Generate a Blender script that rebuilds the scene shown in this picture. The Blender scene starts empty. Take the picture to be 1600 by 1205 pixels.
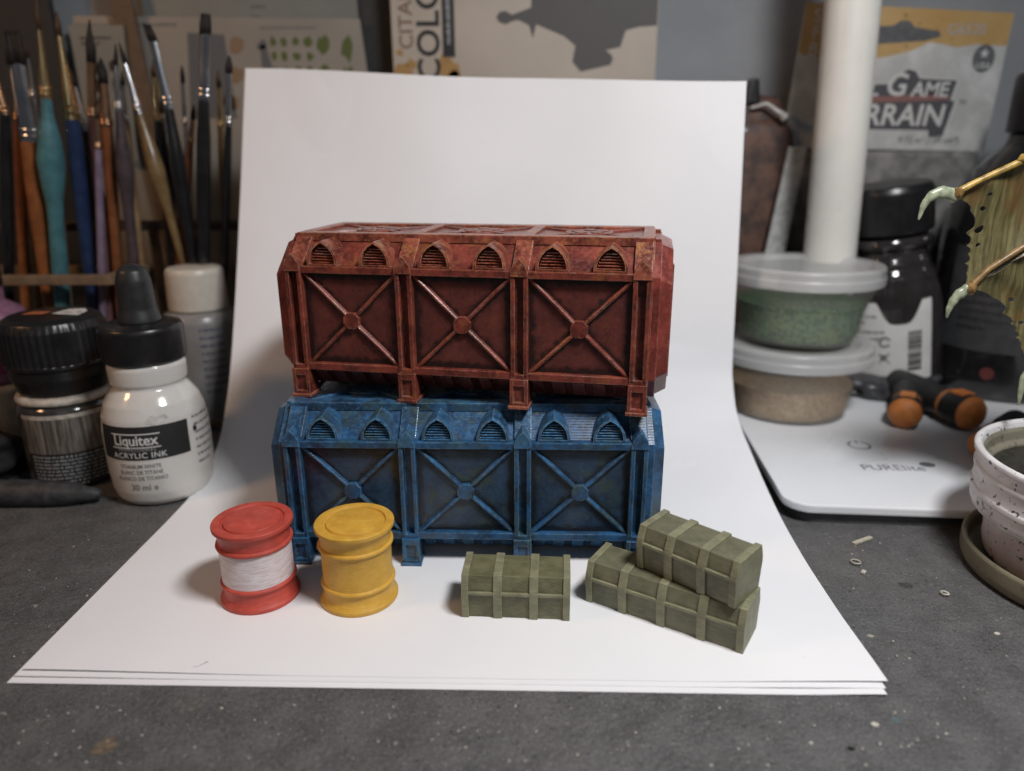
import bpy, bmesh, math, random
from mathutils import Vector, Matrix
random.seed(7)
R = math.radians
MM = 0.001                      # everything below is authored in millimetres

# ------------------------------------------------------------------ camera, world, lights, exposure
sc = bpy.context.scene
COL = sc.collection
cam_d = bpy.data.cameras.new("camera"); cam = bpy.data.objects.new("camera", cam_d); COL.objects.link(cam)
cam_d.sensor_width = 36.0; cam_d.lens = 36.0 * 1134.54 / 1600.0
cam_d.clip_start = 0.005; cam_d.clip_end = 20
cam.location = (0, 0, 121.6 * MM)
cam.rotation_mode = 'QUATERNION'
cam.rotation_quaternion = (Matrix.Rotation(R(90 - 17.757), 3, 'X') @ Matrix.Rotation(R(-0.2647), 3, 'Z')).to_quaternion()
cam_d.dof.use_dof = True; cam_d.dof.focus_distance = 0.209; cam_d.dof.aperture_fstop = 8.0; cam_d.dof.aperture_blades = 0
sc.camera = cam
sc.render.engine = 'CYCLES'
sc.cycles.max_bounces = 8; sc.cycles.caustics_reflective = False; sc.cycles.caustics_refractive = False

wd = bpy.data.worlds.new("World"); sc.world = wd; wd.use_nodes = True
bg = wd.node_tree.nodes["Background"]; bg.inputs[0].default_value = (0.80, 0.86, 1.0, 1); bg.inputs[1].default_value = 0.05

def area(name, loc, target, sx, sy, power, col):
    d = bpy.data.lights.new(name, 'AREA'); d.shape = 'RECTANGLE'; d.size = sx * MM; d.size_y = sy * MM
    d.energy = power; d.color = col
    o = bpy.data.objects.new(name, d); COL.objects.link(o)
    o.location = Vector(loc) * MM
    o.rotation_mode = 'QUATERNION'
    o.rotation_quaternion = (Vector(target) - Vector(loc)).to_track_quat('-Z', 'Y')
    return o
area("desk_lamp_light", (122, 62, 330), (40, 150, 0), 80, 50, 1.22, (0.985, 0.985, 1.0))
area("room_lamp_light", (-420, 60, 330), (-120, 300, 80), 60, 60, 0.40, (1.0, 0.55, 0.26))
area("window_light", (60, -520, 420), (0, 230, 40), 500, 320, 0.22, (0.86, 0.93, 1.0))

vs = sc.view_settings
vs.view_transform = 'Standard'; vs.look = 'None'; vs.exposure = 0.0; vs.gamma = 1.0; vs.use_curve_mapping = False

# ------------------------------------------------------------------ helpers: objects
def put(name, me, parent=None, mat=None, smooth=False):
    if mat is not None:
        me.materials.clear(); me.materials.append(mat)
    if smooth:
        for p in me.polygons: p.use_smooth = True
    o = bpy.data.objects.new(name, me); COL.objects.link(o)
    if parent is not None: o.parent = parent
    return o

def mesh(name, V, F, mat=None, parent=None, smooth=False):
    me = bpy.data.meshes.new(name)
    me.from_pydata([(v[0] * MM, v[1] * MM, v[2] * MM) for v in V], [], F)
    me.update()
    return put(name, me, parent, mat, smooth)

def bm_obj(name, bm, mat=None, parent=None, smooth=False):
    bmesh.ops.recalc_face_normals(bm, faces=bm.faces)
    for v in bm.verts: v.co *= MM
    me = bpy.data.meshes.new(name); bm.to_mesh(me); bm.free()
    return put(name, me, parent, mat, smooth)

def smooth_by_angle(o, ang=35):
    me = o.data
    bm = bmesh.new(); bm.from_mesh(me)
    for f in bm.faces: f.smooth = True
    for e in bm.edges:
        if len(e.link_faces) == 2:
            e.smooth = e.link_faces[0].normal.angle(e.link_faces[1].normal, 0) < R(ang)
    bm.to_mesh(me); bm.free()
    return o

def tag(o, label, cat=None, group=None, kind=None):
    if label: o["label"] = label
    if cat: o["category"] = cat
    if group: o["group"] = group
    if kind: o["kind"] = kind
    return o

def thing(name, label, cat, loc=(0, 0, 0), rz=0.0, group=None, rot=None):
    o = bpy.data.objects.new(name, None); COL.objects.link(o)
    o.empty_display_size = 0.01
    o.location = Vector(loc) * MM
    o.rotation_euler = rot if rot else (0, 0, rz)
    return tag(o, label, cat, group)

def box_bm(bm, c, s, bev=0.0, m=None, taper=None):
    """box centred at c with size s, optional bevel"""
    r = bmesh.ops.create_cube(bm, size=1.0)
    vs_ = r['verts']
    for v in vs_:
        v.co = Vector((v.co.x * s[0], v.co.y * s[1], v.co.z * s[2]))
        if taper and v.co.z > 0: v.co.x *= taper[0]; v.co.y *= taper[1]
    if m is not None:
        for v in vs_: v.co = m @ v.co
    for v in vs_: v.co += Vector(c)
    if bev > 0:
        es = list({e for v in vs_ for e in v.link_edges})
        bmesh.ops.bevel(bm, geom=es, offset=bev, segments=2, profile=0.6, affect='EDGES', clamp_overlap=True)

def box(name, c, s, mat, parent=None, bev=0.0, m=None, taper=None):
    bm = bmesh.new(); box_bm(bm, c, s, bev, m, taper)
    return bm_obj(name, bm, mat, parent)

def prism_bm(bm, pts, f, bev=0.0):
    """closed polygon pts -> f(p, k) for k = 0, 1 (two ends)"""
    a = [bm.verts.new(f(p, 0)) for p in pts]; b = [bm.verts.new(f(p, 1)) for p in pts]
    fs = [bm.faces.new(a), bm.faces.new(list(reversed(b)))]
    n = len(pts)
    for i in range(n): fs.append(bm.faces.new((a[i], b[i], b[(i + 1) % n], a[(i + 1) % n])))
    if bev > 0:
        bmesh.ops.recalc_face_normals(bm, faces=fs)
        es = list({e for x in a + b for e in x.link_edges})
        bmesh.ops.bevel(bm, geom=es, offset=bev, segments=2, profile=0.6, affect='EDGES', clamp_overlap=True)

def lathe_data(prof, n=64, wob=None):
    V = []; F = []
    for (r, z) in prof:
        for i in range(n):
            a = 2 * math.pi * i / n
            rr = r + (wob(a, z) if wob else 0)
            V.append((rr * math.sin(a), -rr * math.cos(a), z))
    for k in range(len(prof) - 1):
        for i in range(n):
            j = (i + 1) % n
            F.append((k * n + i, k * n + j, (k + 1) * n + j, (k + 1) * n + i))
    return V, F

def lathe(name, prof, mat, parent=None, n=64, ang=40, wob=None):
    V, F = lathe_data(prof, n, wob)
    o = mesh(name, V, F, mat, parent)
    bm = bmesh.new(); bm.from_mesh(o.data)
    bmesh.ops.remove_doubles(bm, verts=bm.verts, dist=1e-7)
    bmesh.ops.recalc_face_normals(bm, faces=bm.faces)
    bm.to_mesh(o.data); bm.free()
    return smooth_by_angle(o, ang)

def rounded(prof, rad=0.4, seg=3):
    """round the corners of an open (r,z) profile"""
    out = [prof[0]]
    for i in range(1, len(prof) - 1):
        p0, p1, p2 = (Vector((q[0], q[1])) for q in prof[i - 1:i + 2])
        d0, d1 = p0 - p1, p2 - p1
        r_ = min(rad, d0.length * .45, d1.length * .45)
        if r_ < 1e-4: out.append(tuple(p1)); continue
        a, b = p1 + d0.normalized() * r_, p1 + d1.normalized() * r_
        for k in range(seg + 1):
            t = k / seg
            q = a * (1 - t) ** 2 + p1 * 2 * t * (1 - t) + b * t * t
            out.append((q.x, q.y))
    out.append(prof[-1])
    return out

def tube_data(pts, rads, n=14, flat=1.0):
    """round tube through points; rads per point; flat squashes it across y"""
    V = []; F = []
    P = [Vector(p) for p in pts]
    for i, p in enumerate(P):
        d = (P[min(i + 1, len(P) - 1)] - P[max(i - 1, 0)]).normalized()
        u = d.cross(Vector((0, 1, 0)))
        if u.length < 1e-3: u = d.cross(Vector((1, 0, 0)))
        u.normalize(); w = u.cross(d).normalized()
        for k in range(n):
            a = 2 * math.pi * k / n
            V.append(tuple(p + (u * math.cos(a) + w * math.sin(a) * flat) * rads[i]))
    for i in range(len(P) - 1):
        for k in range(n):
            j = (k + 1) % n
            F.append((i * n + k, i * n + j, (i + 1) * n + j, (i + 1) * n + k))
    F.append(tuple(reversed(range(n)))); F.append(tuple(range((len(P) - 1) * n, len(P) * n)))
    return V, F

def tube(name, pts, rads, mat, parent=None, n=14, flat=1.0, ang=50):
    V, F = tube_data(pts, rads, n, flat)
    o = mesh(name, V, F, mat, parent)
    bm = bmesh.new(); bm.from_mesh(o.data); bmesh.ops.recalc_face_normals(bm, faces=bm.faces); bm.to_mesh(o.data); bm.free()
    return smooth_by_angle(o, ang)

def catmull(pts, m=6):
    P = [Vector(p) for p in pts]; out = []
    for i in range(len(P) - 1):
        p0, p1, p2, p3 = P[max(i - 1, 0)], P[i], P[i + 1], P[min(i + 2, len(P) - 1)]
        for k in range(m):
            t = k / m
            out.append(0.5 * (2 * p1 + (p2 - p0) * t + (2 * p0 - 5 * p1 + 4 * p2 - p3) * t * t + (3 * p1 - p0 - 3 * p2 + p3) * t ** 3))
    out.append(P[-1])
    return out

def text_raw(body, size, bold=0.0, align='CENTER', spacing=1.0):
    cu = bpy.data.curves.new("lettering", 'FONT'); cu.body = body; cu.size = size; cu.offset = bold
    cu.align_x = align; cu.align_y = 'CENTER'; cu.resolution_u = 3; cu.space_character = spacing
    o = bpy.data.objects.new("lettering", cu); COL.objects.link(o)
    bpy.context.view_layer.update()
    dg = bpy.context.evaluated_depsgraph_get()
    me = bpy.data.meshes.new_from_object(o.evaluated_get(dg))
    V = [tuple(v.co) for v in me.vertices]; F = [tuple(p.vertices) for p in me.polygons]
    bpy.data.objects.remove(o); bpy.data.curves.remove(cu); bpy.data.meshes.remove(me)
    return V, F

def lettering(body, size, f, mat, parent, bold=0.0, align='CENTER', sx=1.0, spacing=1.0, name="lettering"):
    V, F = text_raw(body, size, bold, align, spacing)
    return mesh(name, [f(x * sx, y) for x, y, _ in V], F, mat, parent)

def shape2d(name, polys, f, mat, parent, sub=0):
    """flat print: polygons in 2d mapped by f"""
    V = []; F = []
    for p in polys:
        b = len(V); V += [f(x, y) for x, y in p]; F.append(tuple(range(b, b + len(p))))
    o = mesh(name, V, F, mat, parent)
    return o

def patch(name, x0, x1, y0, y1, f, mat, parent, nx=24, ny=2, top=None):
    V = []; F = []
    for j in range(ny + 1):
        for i in range(nx + 1):
            x = x0 + (x1 - x0) * i / nx
            yt = top(x) if top else y1
            V.append(f(x, y0 + (yt - y0) * j / ny))
    for j in range(ny):
        for i in range(nx):
            a = j * (nx + 1) + i
            F.append((a, a + 1, a + nx + 2, a + nx + 1))
    return mesh(name, V, F, mat, parent, smooth=True)

def wrap(Rf, th0, z0):
    """print plane -> cylinder of radius Rf(z), centre angle th0 (from -y towards +x), base height z0"""
    def f(x, y):
        z = z0 + y; r = Rf(z) if callable(Rf) else Rf
        a = th0 + x / r
        return (r * math.sin(a), -r * math.cos(a), z)
    return f

def circle2d(cx, cy, r, n=24, ry=None):
    ry = ry or r
    return [(cx + r * math.cos(2 * math.pi * i / n), cy + ry * math.sin(2 * math.pi * i / n)) for i in range(n)]

def ring2d(cx, cy, r0, r1, a0=0, a1=360, n=28):
    out = []
    for i in range(n):
        t0 = R(a0 + (a1 - a0) * i / n); t1 = R(a0 + (a1 - a0) * (i + 1) / n)
        out.append([(cx + r0 * math.cos(t0), cy + r0 * math.sin(t0)), (cx + r1 * math.cos(t0), cy + r1 * math.sin(t0)),
                    (cx + r1 * math.cos(t1), cy + r1 * math.sin(t1)), (cx + r0 * math.cos(t1), cy + r0 * math.sin(t1))])
    return out

def word_bars(lines, x0, x1, y0, dy, h, rnd, fill=0.85):
    """print too small to read: rows of short dashes, one per word"""
    out = []
    for k in range(lines):
        x = x0; end = x0 + (x1 - x0) * (1 if k < lines - 1 else 0.6)
        while x < end - 1:
            w = rnd.uniform(0.7, 3.0)
            w = min(w, end - x)
            y = y0 - k * dy
            n = max(1, int(w / 0.55))
            for i in range(n):
                hh = h * rnd.uniform(0.65, 1.0)
                out.append([(x + i * w / n, y), (x + i * w / n + w / n * 0.72, y), (x + i * w / n + w / n * 0.72, y + hh), (x + i * w / n, y + hh)])
            x += w + 0.45
    return out

# ------------------------------------------------------------------ helpers: materials
class NT:
    def __init__(s, name):
        s.m = bpy.data.materials.new(name); s.m.use_nodes = True
        s.t = s.m.node_tree; s.n = s.t.nodes; s.b = s.n["Principled BSDF"]; s.out = s.n["Material Output"]
        tc = s.n.new('ShaderNodeTexCoord'); mp = s.n.new('ShaderNodeMapping'); mp.inputs['Scale'].default_value = (1000, 1000, 1000)
        s.t.links.new(tc.outputs['Object'], mp.inputs['Vector'])
        s.oi = s.n.new('ShaderNodeObjectInfo')
        ad = s.n.new('ShaderNodeVectorMath'); ad.operation = 'MULTIPLY_ADD'
        s.t.links.new(s.oi.outputs['Random'], ad.inputs[0]); ad.inputs[1].default_value = (37, 53, 71)
        s.t.links.new(mp.outputs[0], ad.inputs[2])
        s.mm = mp.outputs[0]; s.rnd = ad.outputs[0]
    def l(s, a, b): s.t.links.new(a, b)
    def v(s, sock, val):
        if hasattr(val, 'is_linked'): s.l(val, sock)
        elif isinstance(val, (tuple, list)) and len(val) == 3 and sock.type == 'RGBA': sock.default_value = (*val, 1)
        else: sock.default_value = val
    def noise(s, scale, detail=3, rough=0.55, vec=None, stretch=None, dist=0.0):
        n = s.n.new('ShaderNodeTexNoise'); n.inputs['Scale'].default_value = scale; n.inputs['Detail'].default_value = detail
        n.inputs['Roughness'].default_value = rough; n.inputs['Distortion'].default_value = dist
        vec = vec or s.rnd
        if stretch:
            mp = s.n.new('ShaderNodeMapping'); mp.inputs['Scale'].default_value = stretch; s.l(vec, mp.inputs['Vector']); vec = mp.outputs[0]
        s.l(vec, n.inputs['Vector'])
        return n.outputs['Fac']
    def ramp(s, fac, lo, hi, a=0.0, b=1.0):
        n = s.n.new('ShaderNodeMapRange'); n.interpolation_type = 'SMOOTHSTEP'
        s.v(n.inputs['Value'], fac); n.inputs['From Min'].default_value = lo; n.inputs['From Max'].default_value = hi
        n.inputs['To Min'].default_value = a; n.inputs['To Max'].default_value = b
        return n.outputs['Result']
    def math(s, op, a, b=0.0, clamp=False):
        n = s.n.new('ShaderNodeMath'); n.operation = op; n.use_clamp = clamp; s.v(n.inputs[0], a); s.v(n.inputs[1], b)
        return n.outputs[0]
    def mix(s, fac, a, b, mode='MIX'):
        n = s.n.new('ShaderNodeMix'); n.data_type = 'RGBA'; n.blend_type = mode
        s.v(n.inputs[0], fac); s.v(n.inputs[6], a); s.v(n.inputs[7], b)
        return n.outputs[2]
    def bump(s, h, strength=0.3, dist=0.1, prev=None):
        n = s.n.new('ShaderNodeBump'); n.inputs['Strength'].default_value = strength; n.inputs['Distance'].default_value = dist * MM
        s.l(h, n.inputs['Height'])
        if prev is not None: s.l(prev, n.inputs['Normal'])
        return n.outputs[0]
    def edge(s, radius, gain=3.0):
        """worn-edge mask: where a rounded normal departs from the face normal"""
        bv = s.n.new('ShaderNodeBevel'); bv.samples = 6; bv.inputs['Radius'].default_value = radius * MM
        g = s.n.new('ShaderNodeNewGeometry')
        d = s.n.new('ShaderNodeVectorMath'); d.operation = 'DOT_PRODUCT'
        s.l(bv.outputs[0], d.inputs[0]); s.l(g.outputs['Normal'], d.inputs[1])
        return s.math('MULTIPLY', s.math('SUBTRACT', 1.0, d.outputs['Value']), gain, True)
    def sepxyz(s, vec=None):
        n = s.n.new('ShaderNodeSeparateXYZ'); s.l(vec or s.mm, n.inputs[0]); return n.outputs
    def set(s, **k):
        for a, b in k.items(): s.v(s.b.inputs[a], b)
        return s.m

def simple(name, col, rough=0.5, var=0.12, nscale=0.3, metal=0.0, spec=0.5, bump=0.0, bscale=2.0, coat=0.0, alpha=None, sss=0.0):
    s = NT(name)
    n = s.noise(nscale, 4)
    dark = tuple(c * (1 - var * 2) for c in col); lite = tuple(min(1, c * (1 + var)) for c in col)
    c = s.mix(s.ramp(n, 0.3, 0.7), dark, lite)
    kw = {'Base Color': c, 'Roughness': s.ramp(s.noise(nscale, 2), 0.3, 0.7, max(0.02, rough - 0.03), min(1, rough + 0.03)), 'Metallic': metal, 'Specular IOR Level': spec}
    if coat: kw['Coat Weight'] = coat; kw['Coat Roughness'] = 0.08
    if bump: kw['Normal'] = s.bump(s.noise(bscale, 4), bump, 0.15)
    if sss: kw['Subsurface Weight'] = sss; kw['Subsurface Radius'] = (0.002, 0.002, 0.002)
    return s.set(**kw)

def ink(name, col, rough=0.6):                       # flat print
    return simple(name, col, rough, var=0.04, nscale=0.8)

def painted_model(name, dark, base, light, rust, rust_amt, metal_col, lines=0.0, verd=None, edge_amt=0.8, light_amt=0.22):
    """hand painted plastic: mottled base coat, drybrushed edges, a few metallic chips, layer lines of the print"""
    s = NT(name)
    n1 = s.noise(0.16, 5, 0.6); n2 = s.noise(0.9, 4, 0.6); n3 = s.noise(3.2, 3, 0.6)
    c = s.mix(s.ramp(n1, 0.33, 0.68), dark, base)
    c = s.mix(s.ramp(n2, 0.45, 0.80, 0, light_amt), c, light)
    # brushed streaks
    st = s.noise(0.8, 3, 0.6, s.rnd, (3.0, 3.0, 0.35))
    c = s.mix(s.ramp(st, 0.55, 0.75, 0, 0.3), c, dark)
    # rust / verdigris patches
    rp = s.math('MULTIPLY', s.ramp(s.noise(0.17, 4, 0.65), 0.54, 0.68), s.ramp(n3, 0.35, 0.65))
    c = s.mix(s.math('MULTIPLY', rp, rust_amt), c, rust)
    if verd:
        vp = s.math('MULTIPLY', s.ramp(s.noise(0.09, 4, 0.7), 0.50, 0.64), s.ramp(n3, 0.3, 0.6, 0, 0.6))
        c = s.mix(vp, c, verd)
    # drybrushed edges
    e = s.edge(0.55, 4.0)
    em = s.math('MULTIPLY', e, s.ramp(n2, 0.30, 0.62), True)
    c = s.mix(s.math('MULTIPLY', em, edge_amt), c, light)
    er = s.math('MULTIPLY', em, s.ramp(s.noise(0.13, 4, 0.6), 0.45, 0.62, 0, 0.8))
    c = s.mix(er, c, rust)
    chip = s.math('MULTIPLY', s.edge(0.35, 8.0), s.math('MULTIPLY', s.ramp(s.noise(0.22, 4, 0.7), 0.50, 0.58), s.ramp(n3, 0.42, 0.58)), True)
    c = s.mix(chip, c, metal_col)
    nrm = s.bump(s.noise(2.0, 4, 0.6), 0.18, 0.12)
    if lines:
        z = s.sepxyz()[2]
        w = s.math('SINE', s.math('MULTIPLY', z, 2 * math.pi / 0.62))
        wv = s.math('MULTIPLY', w, s.ramp(s.noise(0.2, 2), 0.3, 0.6))
        nrm = s.bump(wv, lines, 0.10, nrm)
    return s.set(**{'Base Color': c, 'Metallic': s.math('MULTIPLY', chip, 0.8), 'Roughness': s.ramp(n2, 0.3, 0.7, 0.27, 0.46), 'Normal': nrm, 'Coat Weight': 0.18, 'Coat Roughness': 0.22})

# ------------------------------------------------------------------ materials
def table_material():
    s = NT("table_rubber")
    big = s.noise(0.012, 4, 0.6, s.mm); mid = s.noise(0.10, 4, 0.6, s.mm); fine = s.noise(1.1, 3, 0.6, s.mm)
    c = s.mix(s.ramp(mid, 0.3, 0.7), (0.066, 0.065, 0.065), (0.100, 0.099, 0.098))
    c = s.mix(s.ramp(big, 0.45, 0.7, 0, 0.5), c, (0.13, 0.126, 0.122))
    # grain and dust
    c = s.mix(s.ramp(s.noise(2.4, 2, 0.6, s.mm), 0.50, 0.72, 0, 0.65), c, (0.27, 0.265, 0.26))
    c = s.mix(s.ramp(s.noise(0.8, 3, 0.6, s.mm), 0.60, 0.72, 0, 0.55), c, (0.24, 0.23, 0.22))
    c = s.mix(s.ramp(s.noise(0.7, 3, 0.65, s.mm, (1.1, 1.1, 1.1)), 0.56, 0.72, 0, 0.75), c, (0.020, 0.020, 0.021))
    c = s.mix(s.ramp(s.noise(0.33, 2, 0.5, s.mm), 0.73, 0.76, 0, 0.7), c, (0.34, 0.33, 0.30))
    c = s.mix(s.ramp(s.noise(2.0, 2, 0.6, s.mm, (1.3, 1.3, 1.3)), 0.56, 0.72, 0, 0.7), c, (0.022, 0.022, 0.023))
    # dried paint spills
    c = s.mix(s.ramp(s.noise(0.045, 5, 0.7, s.mm), 0.66, 0.72, 0, 0.35), c, (0.17, 0.16, 0.15))
    vor = s.n.new('ShaderNodeTexVoronoi'); vor.inputs['Scale'].default_value = 0.75; s.l(s.mm, vor.inputs['Vector'])
    nrm = s.bump(vor.outputs['Distance'], 0.5, 0.5)
    nrm = s.bump(fine, 0.5, 0.4, nrm)
    return s.set(**{'Base Color': c, 'Roughness': s.ramp(mid, 0.3, 0.7, 0.46, 0.60), 'Normal': nrm, 'Specular IOR Level': 0.5})

def paper_material():
    s = NT("white_paper")
    c = s.mix(s.ramp(s.noise(0.02, 3), 0.3, 0.7), (0.80, 0.80, 0.81), (0.83, 0.83, 0.84))
    sp = s.ramp(s.noise(0.35, 2, 0.5, s.mm), 0.775, 0.80)
    c = s.mix(s.math('MULTIPLY', sp, 0.35), c, (0.40, 0.38, 0.40))
    return s.set(**{'Base Color': c, 'Roughness': 0.75, 'Specular IOR Level': 0.25, 'Normal': s.bump(s.noise(0.022, 3, 0.5, s.mm), 0.35, 1.2, s.bump(s.noise(1.6, 4), 0.06, 0.06))})

def panel_material(name, src, grime):
    """the panels: same paint, with black wash left along the borders by the brush"""
    m = painted_model(name, **src)
    nt = m.node_tree; b = nt.nodes["Principled BSDF"]
    s = NT.__new__(NT); s.m = m; s.t = nt; s.n = nt.nodes; s.b = b
    s.rnd = [n for n in nt.nodes if n.type == 'VECT_MATH' and n.operation == 'MULTIPLY_ADD'][0].outputs[0]
    s.mm = [n for n in nt.nodes if n.type == 'MAPPING'][0].outputs[0]
    x, y, z = s.sepxyz()[0:3]
    dx = s.math('SUBTRACT', 14.6, s.math('ABSOLUTE', x)); dz = s.math('SUBTRACT', 13.8, s.math('ABSOLUTE', z))
    d = s.math('MINIMUM', dx, dz)
    n = s.noise(0.45, 5, 0.7)
    ax, az = s.math('ABSOLUTE', x), s.math('ABSOLUTE', z)
    dd = s.math('ADD', s.math('ABSOLUTE', s.math('SUBTRACT', s.math('MULTIPLY', ax, .697), s.math('MULTIPLY', az, .717))), .3)
    d = s.math('MINIMUM', d, dd)
    k = s.math('SUBTRACT', s.math('MULTIPLY', n, 5.5), d)
    g = s.ramp(k, 0.2, 1.8, 0, 0.9)
    # drips
    dr = s.math('MULTIPLY', s.ramp(s.noise(0.5, 4, 0.6, s.rnd, (1.6, 1.6, 0.12)), 0.60, 0.72), 0.45)
    g = s.math('MAXIMUM', g, dr)
    old = b.inputs['Base Color'].links[0].from_socket
    c = s.mix(g, old, grime)
    nt.links.new(c, b.inputs['Base Color'])
    return m

RED = dict(dark=(0.080, 0.016, 0.012), base=(0.215, 0.044, 0.029), light=(0.50, 0.165, 0.095), rust=(0.30, 0.125, 0.030), rust_amt=0.55,
           metal_col=(0.62, 0.57, 0.50), lines=0.035, edge_amt=0.85)
BLUE = dict(dark=(0.014, 0.034, 0.072), base=(0.022, 0.098, 0.225), light=(0.11, 0.35, 0.60), rust=(0.050, 0.055, 0.020), rust_amt=0.35,
            metal_col=(0.45, 0.55, 0.62), lines=0.16, verd=(0.055, 0.075, 0.018), edge_amt=0.85)
M = {}
M['red'] = painted_model("red_container_paint", **RED)
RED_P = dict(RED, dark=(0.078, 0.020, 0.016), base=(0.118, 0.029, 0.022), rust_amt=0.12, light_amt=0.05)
M['red_worn'] = painted_model("red_worn_paint", **dict(RED, base=(0.30, 0.082, 0.048), light=(0.58, 0.26, 0.15), rust=(0.46, 0.21, 0.06), rust_amt=0.8, light_amt=0.35, edge_amt=1.0))
M['red_end_lit'] = painted_model("red_end_lit_paint", **dict(RED, dark=(0.12, 0.022, 0.017), base=(0.26, 0.048, 0.034), light=(0.50, 0.16, 0.11), rust_amt=0.3))  # brighter red for the end caps: light on the end put into the colour
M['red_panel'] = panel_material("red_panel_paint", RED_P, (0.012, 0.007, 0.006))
M['blue'] = painted_model("blue_container_paint", **BLUE)
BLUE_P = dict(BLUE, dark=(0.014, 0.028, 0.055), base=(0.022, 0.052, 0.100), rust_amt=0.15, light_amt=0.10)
M['blue_worn'] = painted_model("blue_worn_paint", **dict(BLUE, base=(0.036, 0.125, 0.26), light=(0.16, 0.39, 0.62), light_amt=0.32, edge_amt=1.0))
M['blue_end_lit'] = painted_model("blue_end_lit_paint", **dict(BLUE, base=(0.032, 0.11, 0.235), light=(0.14, 0.34, 0.56)))  # blue end caps lifted like the red ones, lit tone in the colour
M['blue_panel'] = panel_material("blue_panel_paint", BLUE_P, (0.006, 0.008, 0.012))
M['table'] = table_material(); M['paper'] = paper_material()

def chest_material(name, dark, base, light, diag):
    s = NT(name)
    n1 = s.noise(0.25, 4); n2 = s.noise(1.3, 4, 0.6)
    c = s.mix(s.ramp(n1, 0.3, 0.7), dark, base)
    st = s.noise(1.0, 3, 0.6, s.rnd, (0.3, 1.6, 2.4))
    c = s.mix(s.ramp(st, 0.5, 0.75, 0, 0.35), c, light)
    e = s.math('MULTIPLY', s.edge(0.4, 3.5), s.ramp(n2, 0.3, 0.6), True)
    c = s.mix(s.math('MULTIPLY', e, 0.75), c, light)
    xyz = s.sepxyz()
    k = s.math('ADD', s.math('MULTIPLY', xyz[0], diag), s.math('ADD', xyz[1], s.math('MULTIPLY', xyz[2], 0.6)))
    w = s.math('SINE', s.math('MULTIPLY', k, 2 * math.pi / 0.75))
    nrm = s.bump(w, 0.18, 0.08); nrm = s.bump(s.noise(2.0, 3), 0.2, 0.1, nrm)
    return s.set(**{'Base Color': c, 'Roughness': 0.55, 'Normal': nrm})
M['chest'] = chest_material("olive_chest_paint", (0.098, 0.094, 0.048), (0.152, 0.147, 0.077), (0.30, 0.295, 0.16), 0.35)
M['chest2'] = chest_material("olive_grey_chest_paint", (0.100, 0.098, 0.060), (0.152, 0.149, 0.090), (0.29, 0.285, 0.17), 1.0)
M['strap'] = chest_material("olive_strap_paint", (0.165, 0.160, 0.098), (0.235, 0.230, 0.136), (0.46, 0.45, 0.29), 0.2)

def barrel_material(name, dark, base, light):
    s = NT(name)
    n1 = s.noise(0.2, 4); c = s.mix(s.ramp(n1, 0.3, 0.7), dark, base)
    st = s.noise(1.2, 3, 0.6, s.rnd, (0.35, 0.35, 2.2))
    c = s.mix(s.ramp(st, 0.48, 0.75, 0, 0.5), c, light)
    c = s.mix(s.math('MULTIPLY', s.edge(0.35, 3.0), 0.35), c, light)
    spk = s.ramp(s.noise(0.9, 2, 0.5), 0.77, 0.80)
    c = s.mix(s.math('MULTIPLY', spk, 0.7), c, (0.05, 0.03, 0.02))
    z = s.sepxyz()[2]
    w = s.math('SINE', s.math('MULTIPLY', z, 2 * math.pi / 0.55))
    nrm = s.bump(w, 0.16, 0.08); nrm = s.bump(s.noise(1.6, 3), 0.15, 0.1, nrm)
    return s.set(**{'Base Color': c, 'Roughness': 0.48, 'Normal': nrm})
M['barrel_red'] = barrel_material("red_barrel_paint", (0.42, 0.060, 0.042), (0.54, 0.076, 0.052), (0.68, 0.13, 0.09))
M['barrel_yellow'] = barrel_material("yellow_barrel_paint", (0.56, 0.305, 0.040), (0.66, 0.375, 0.052), (0.76, 0.48, 0.09))
def band_material():
    s = NT("brushed_white_band")
    st = s.noise(0.55, 4, 0.65, s.rnd, (0.35, 0.35, 3.6), 0.6)
    c = s.mix(s.ramp(st, 0.40, 0.60), (0.62, 0.50, 0.50), (0.74, 0.67, 0.68))
    c = s.mix(s.ramp(s.noise(0.9, 3, 0.6, s.rnd, (0.3, 0.3, 5.0)), 0.5, 0.7), c, (0.84, 0.80, 0.81))
    return s.set(**{'Base Color': c, 'Roughness': 0.5, 'Normal': s.bump(st, 0.12, 0.1)})
M['barrel_band'] = band_material()

# ------------------------------------------------------------------ setting: table, wall
o = box("table", (0, 232, -6), (1000, 400, 12), M['table']); tag(o, None, kind="structure")
M['wall'] = simple("blue_grey_wall", (0.32, 0.335, 0.35), 0.8, 0.06, 0.02)
o = box("wall", (0, 437, 150), (1000, 10, 340), M['wall']); tag(o, None, kind="structure")

# ------------------------------------------------------------------ paper: three sheets in a cove
AX, AY = -121.716, 145.419
wx, wy = 0.99961, -0.02796
def cr1(pts, m=10): return [(p.x, p.y) for p in catmull([(a, b, 0) for a, b in pts], m)]
PL = cr1([(0, .14), (50, .14), (86, .2), (100, 1.0), (111, 3.6), (128, 10.7), (140, 25.5), (149.2, 42.6), (161, 67.5), (172, 93), (199.7, 157.4)])
PM = cr1([(0, .14), (55, .14), (100, .14), (112, .4), (124, 3.2), (139, 13), (148.5, 28), (155, 46), (165, 75), (176, 108), (190, 152)])
PR = cr1([(0, .14), (35, .2), (60, .7), (86, 3.2), (116, 9.6), (140, 17), (151, 28), (155.5, 40), (160.2, 81), (164, 110), (170, 148.2)])
def arclen(P):
    s = [0]
    for a, b in zip(P, P[1:]): s.append(s[-1] + math.hypot(b[0] - a[0], b[1] - a[1]))
    return s
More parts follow.
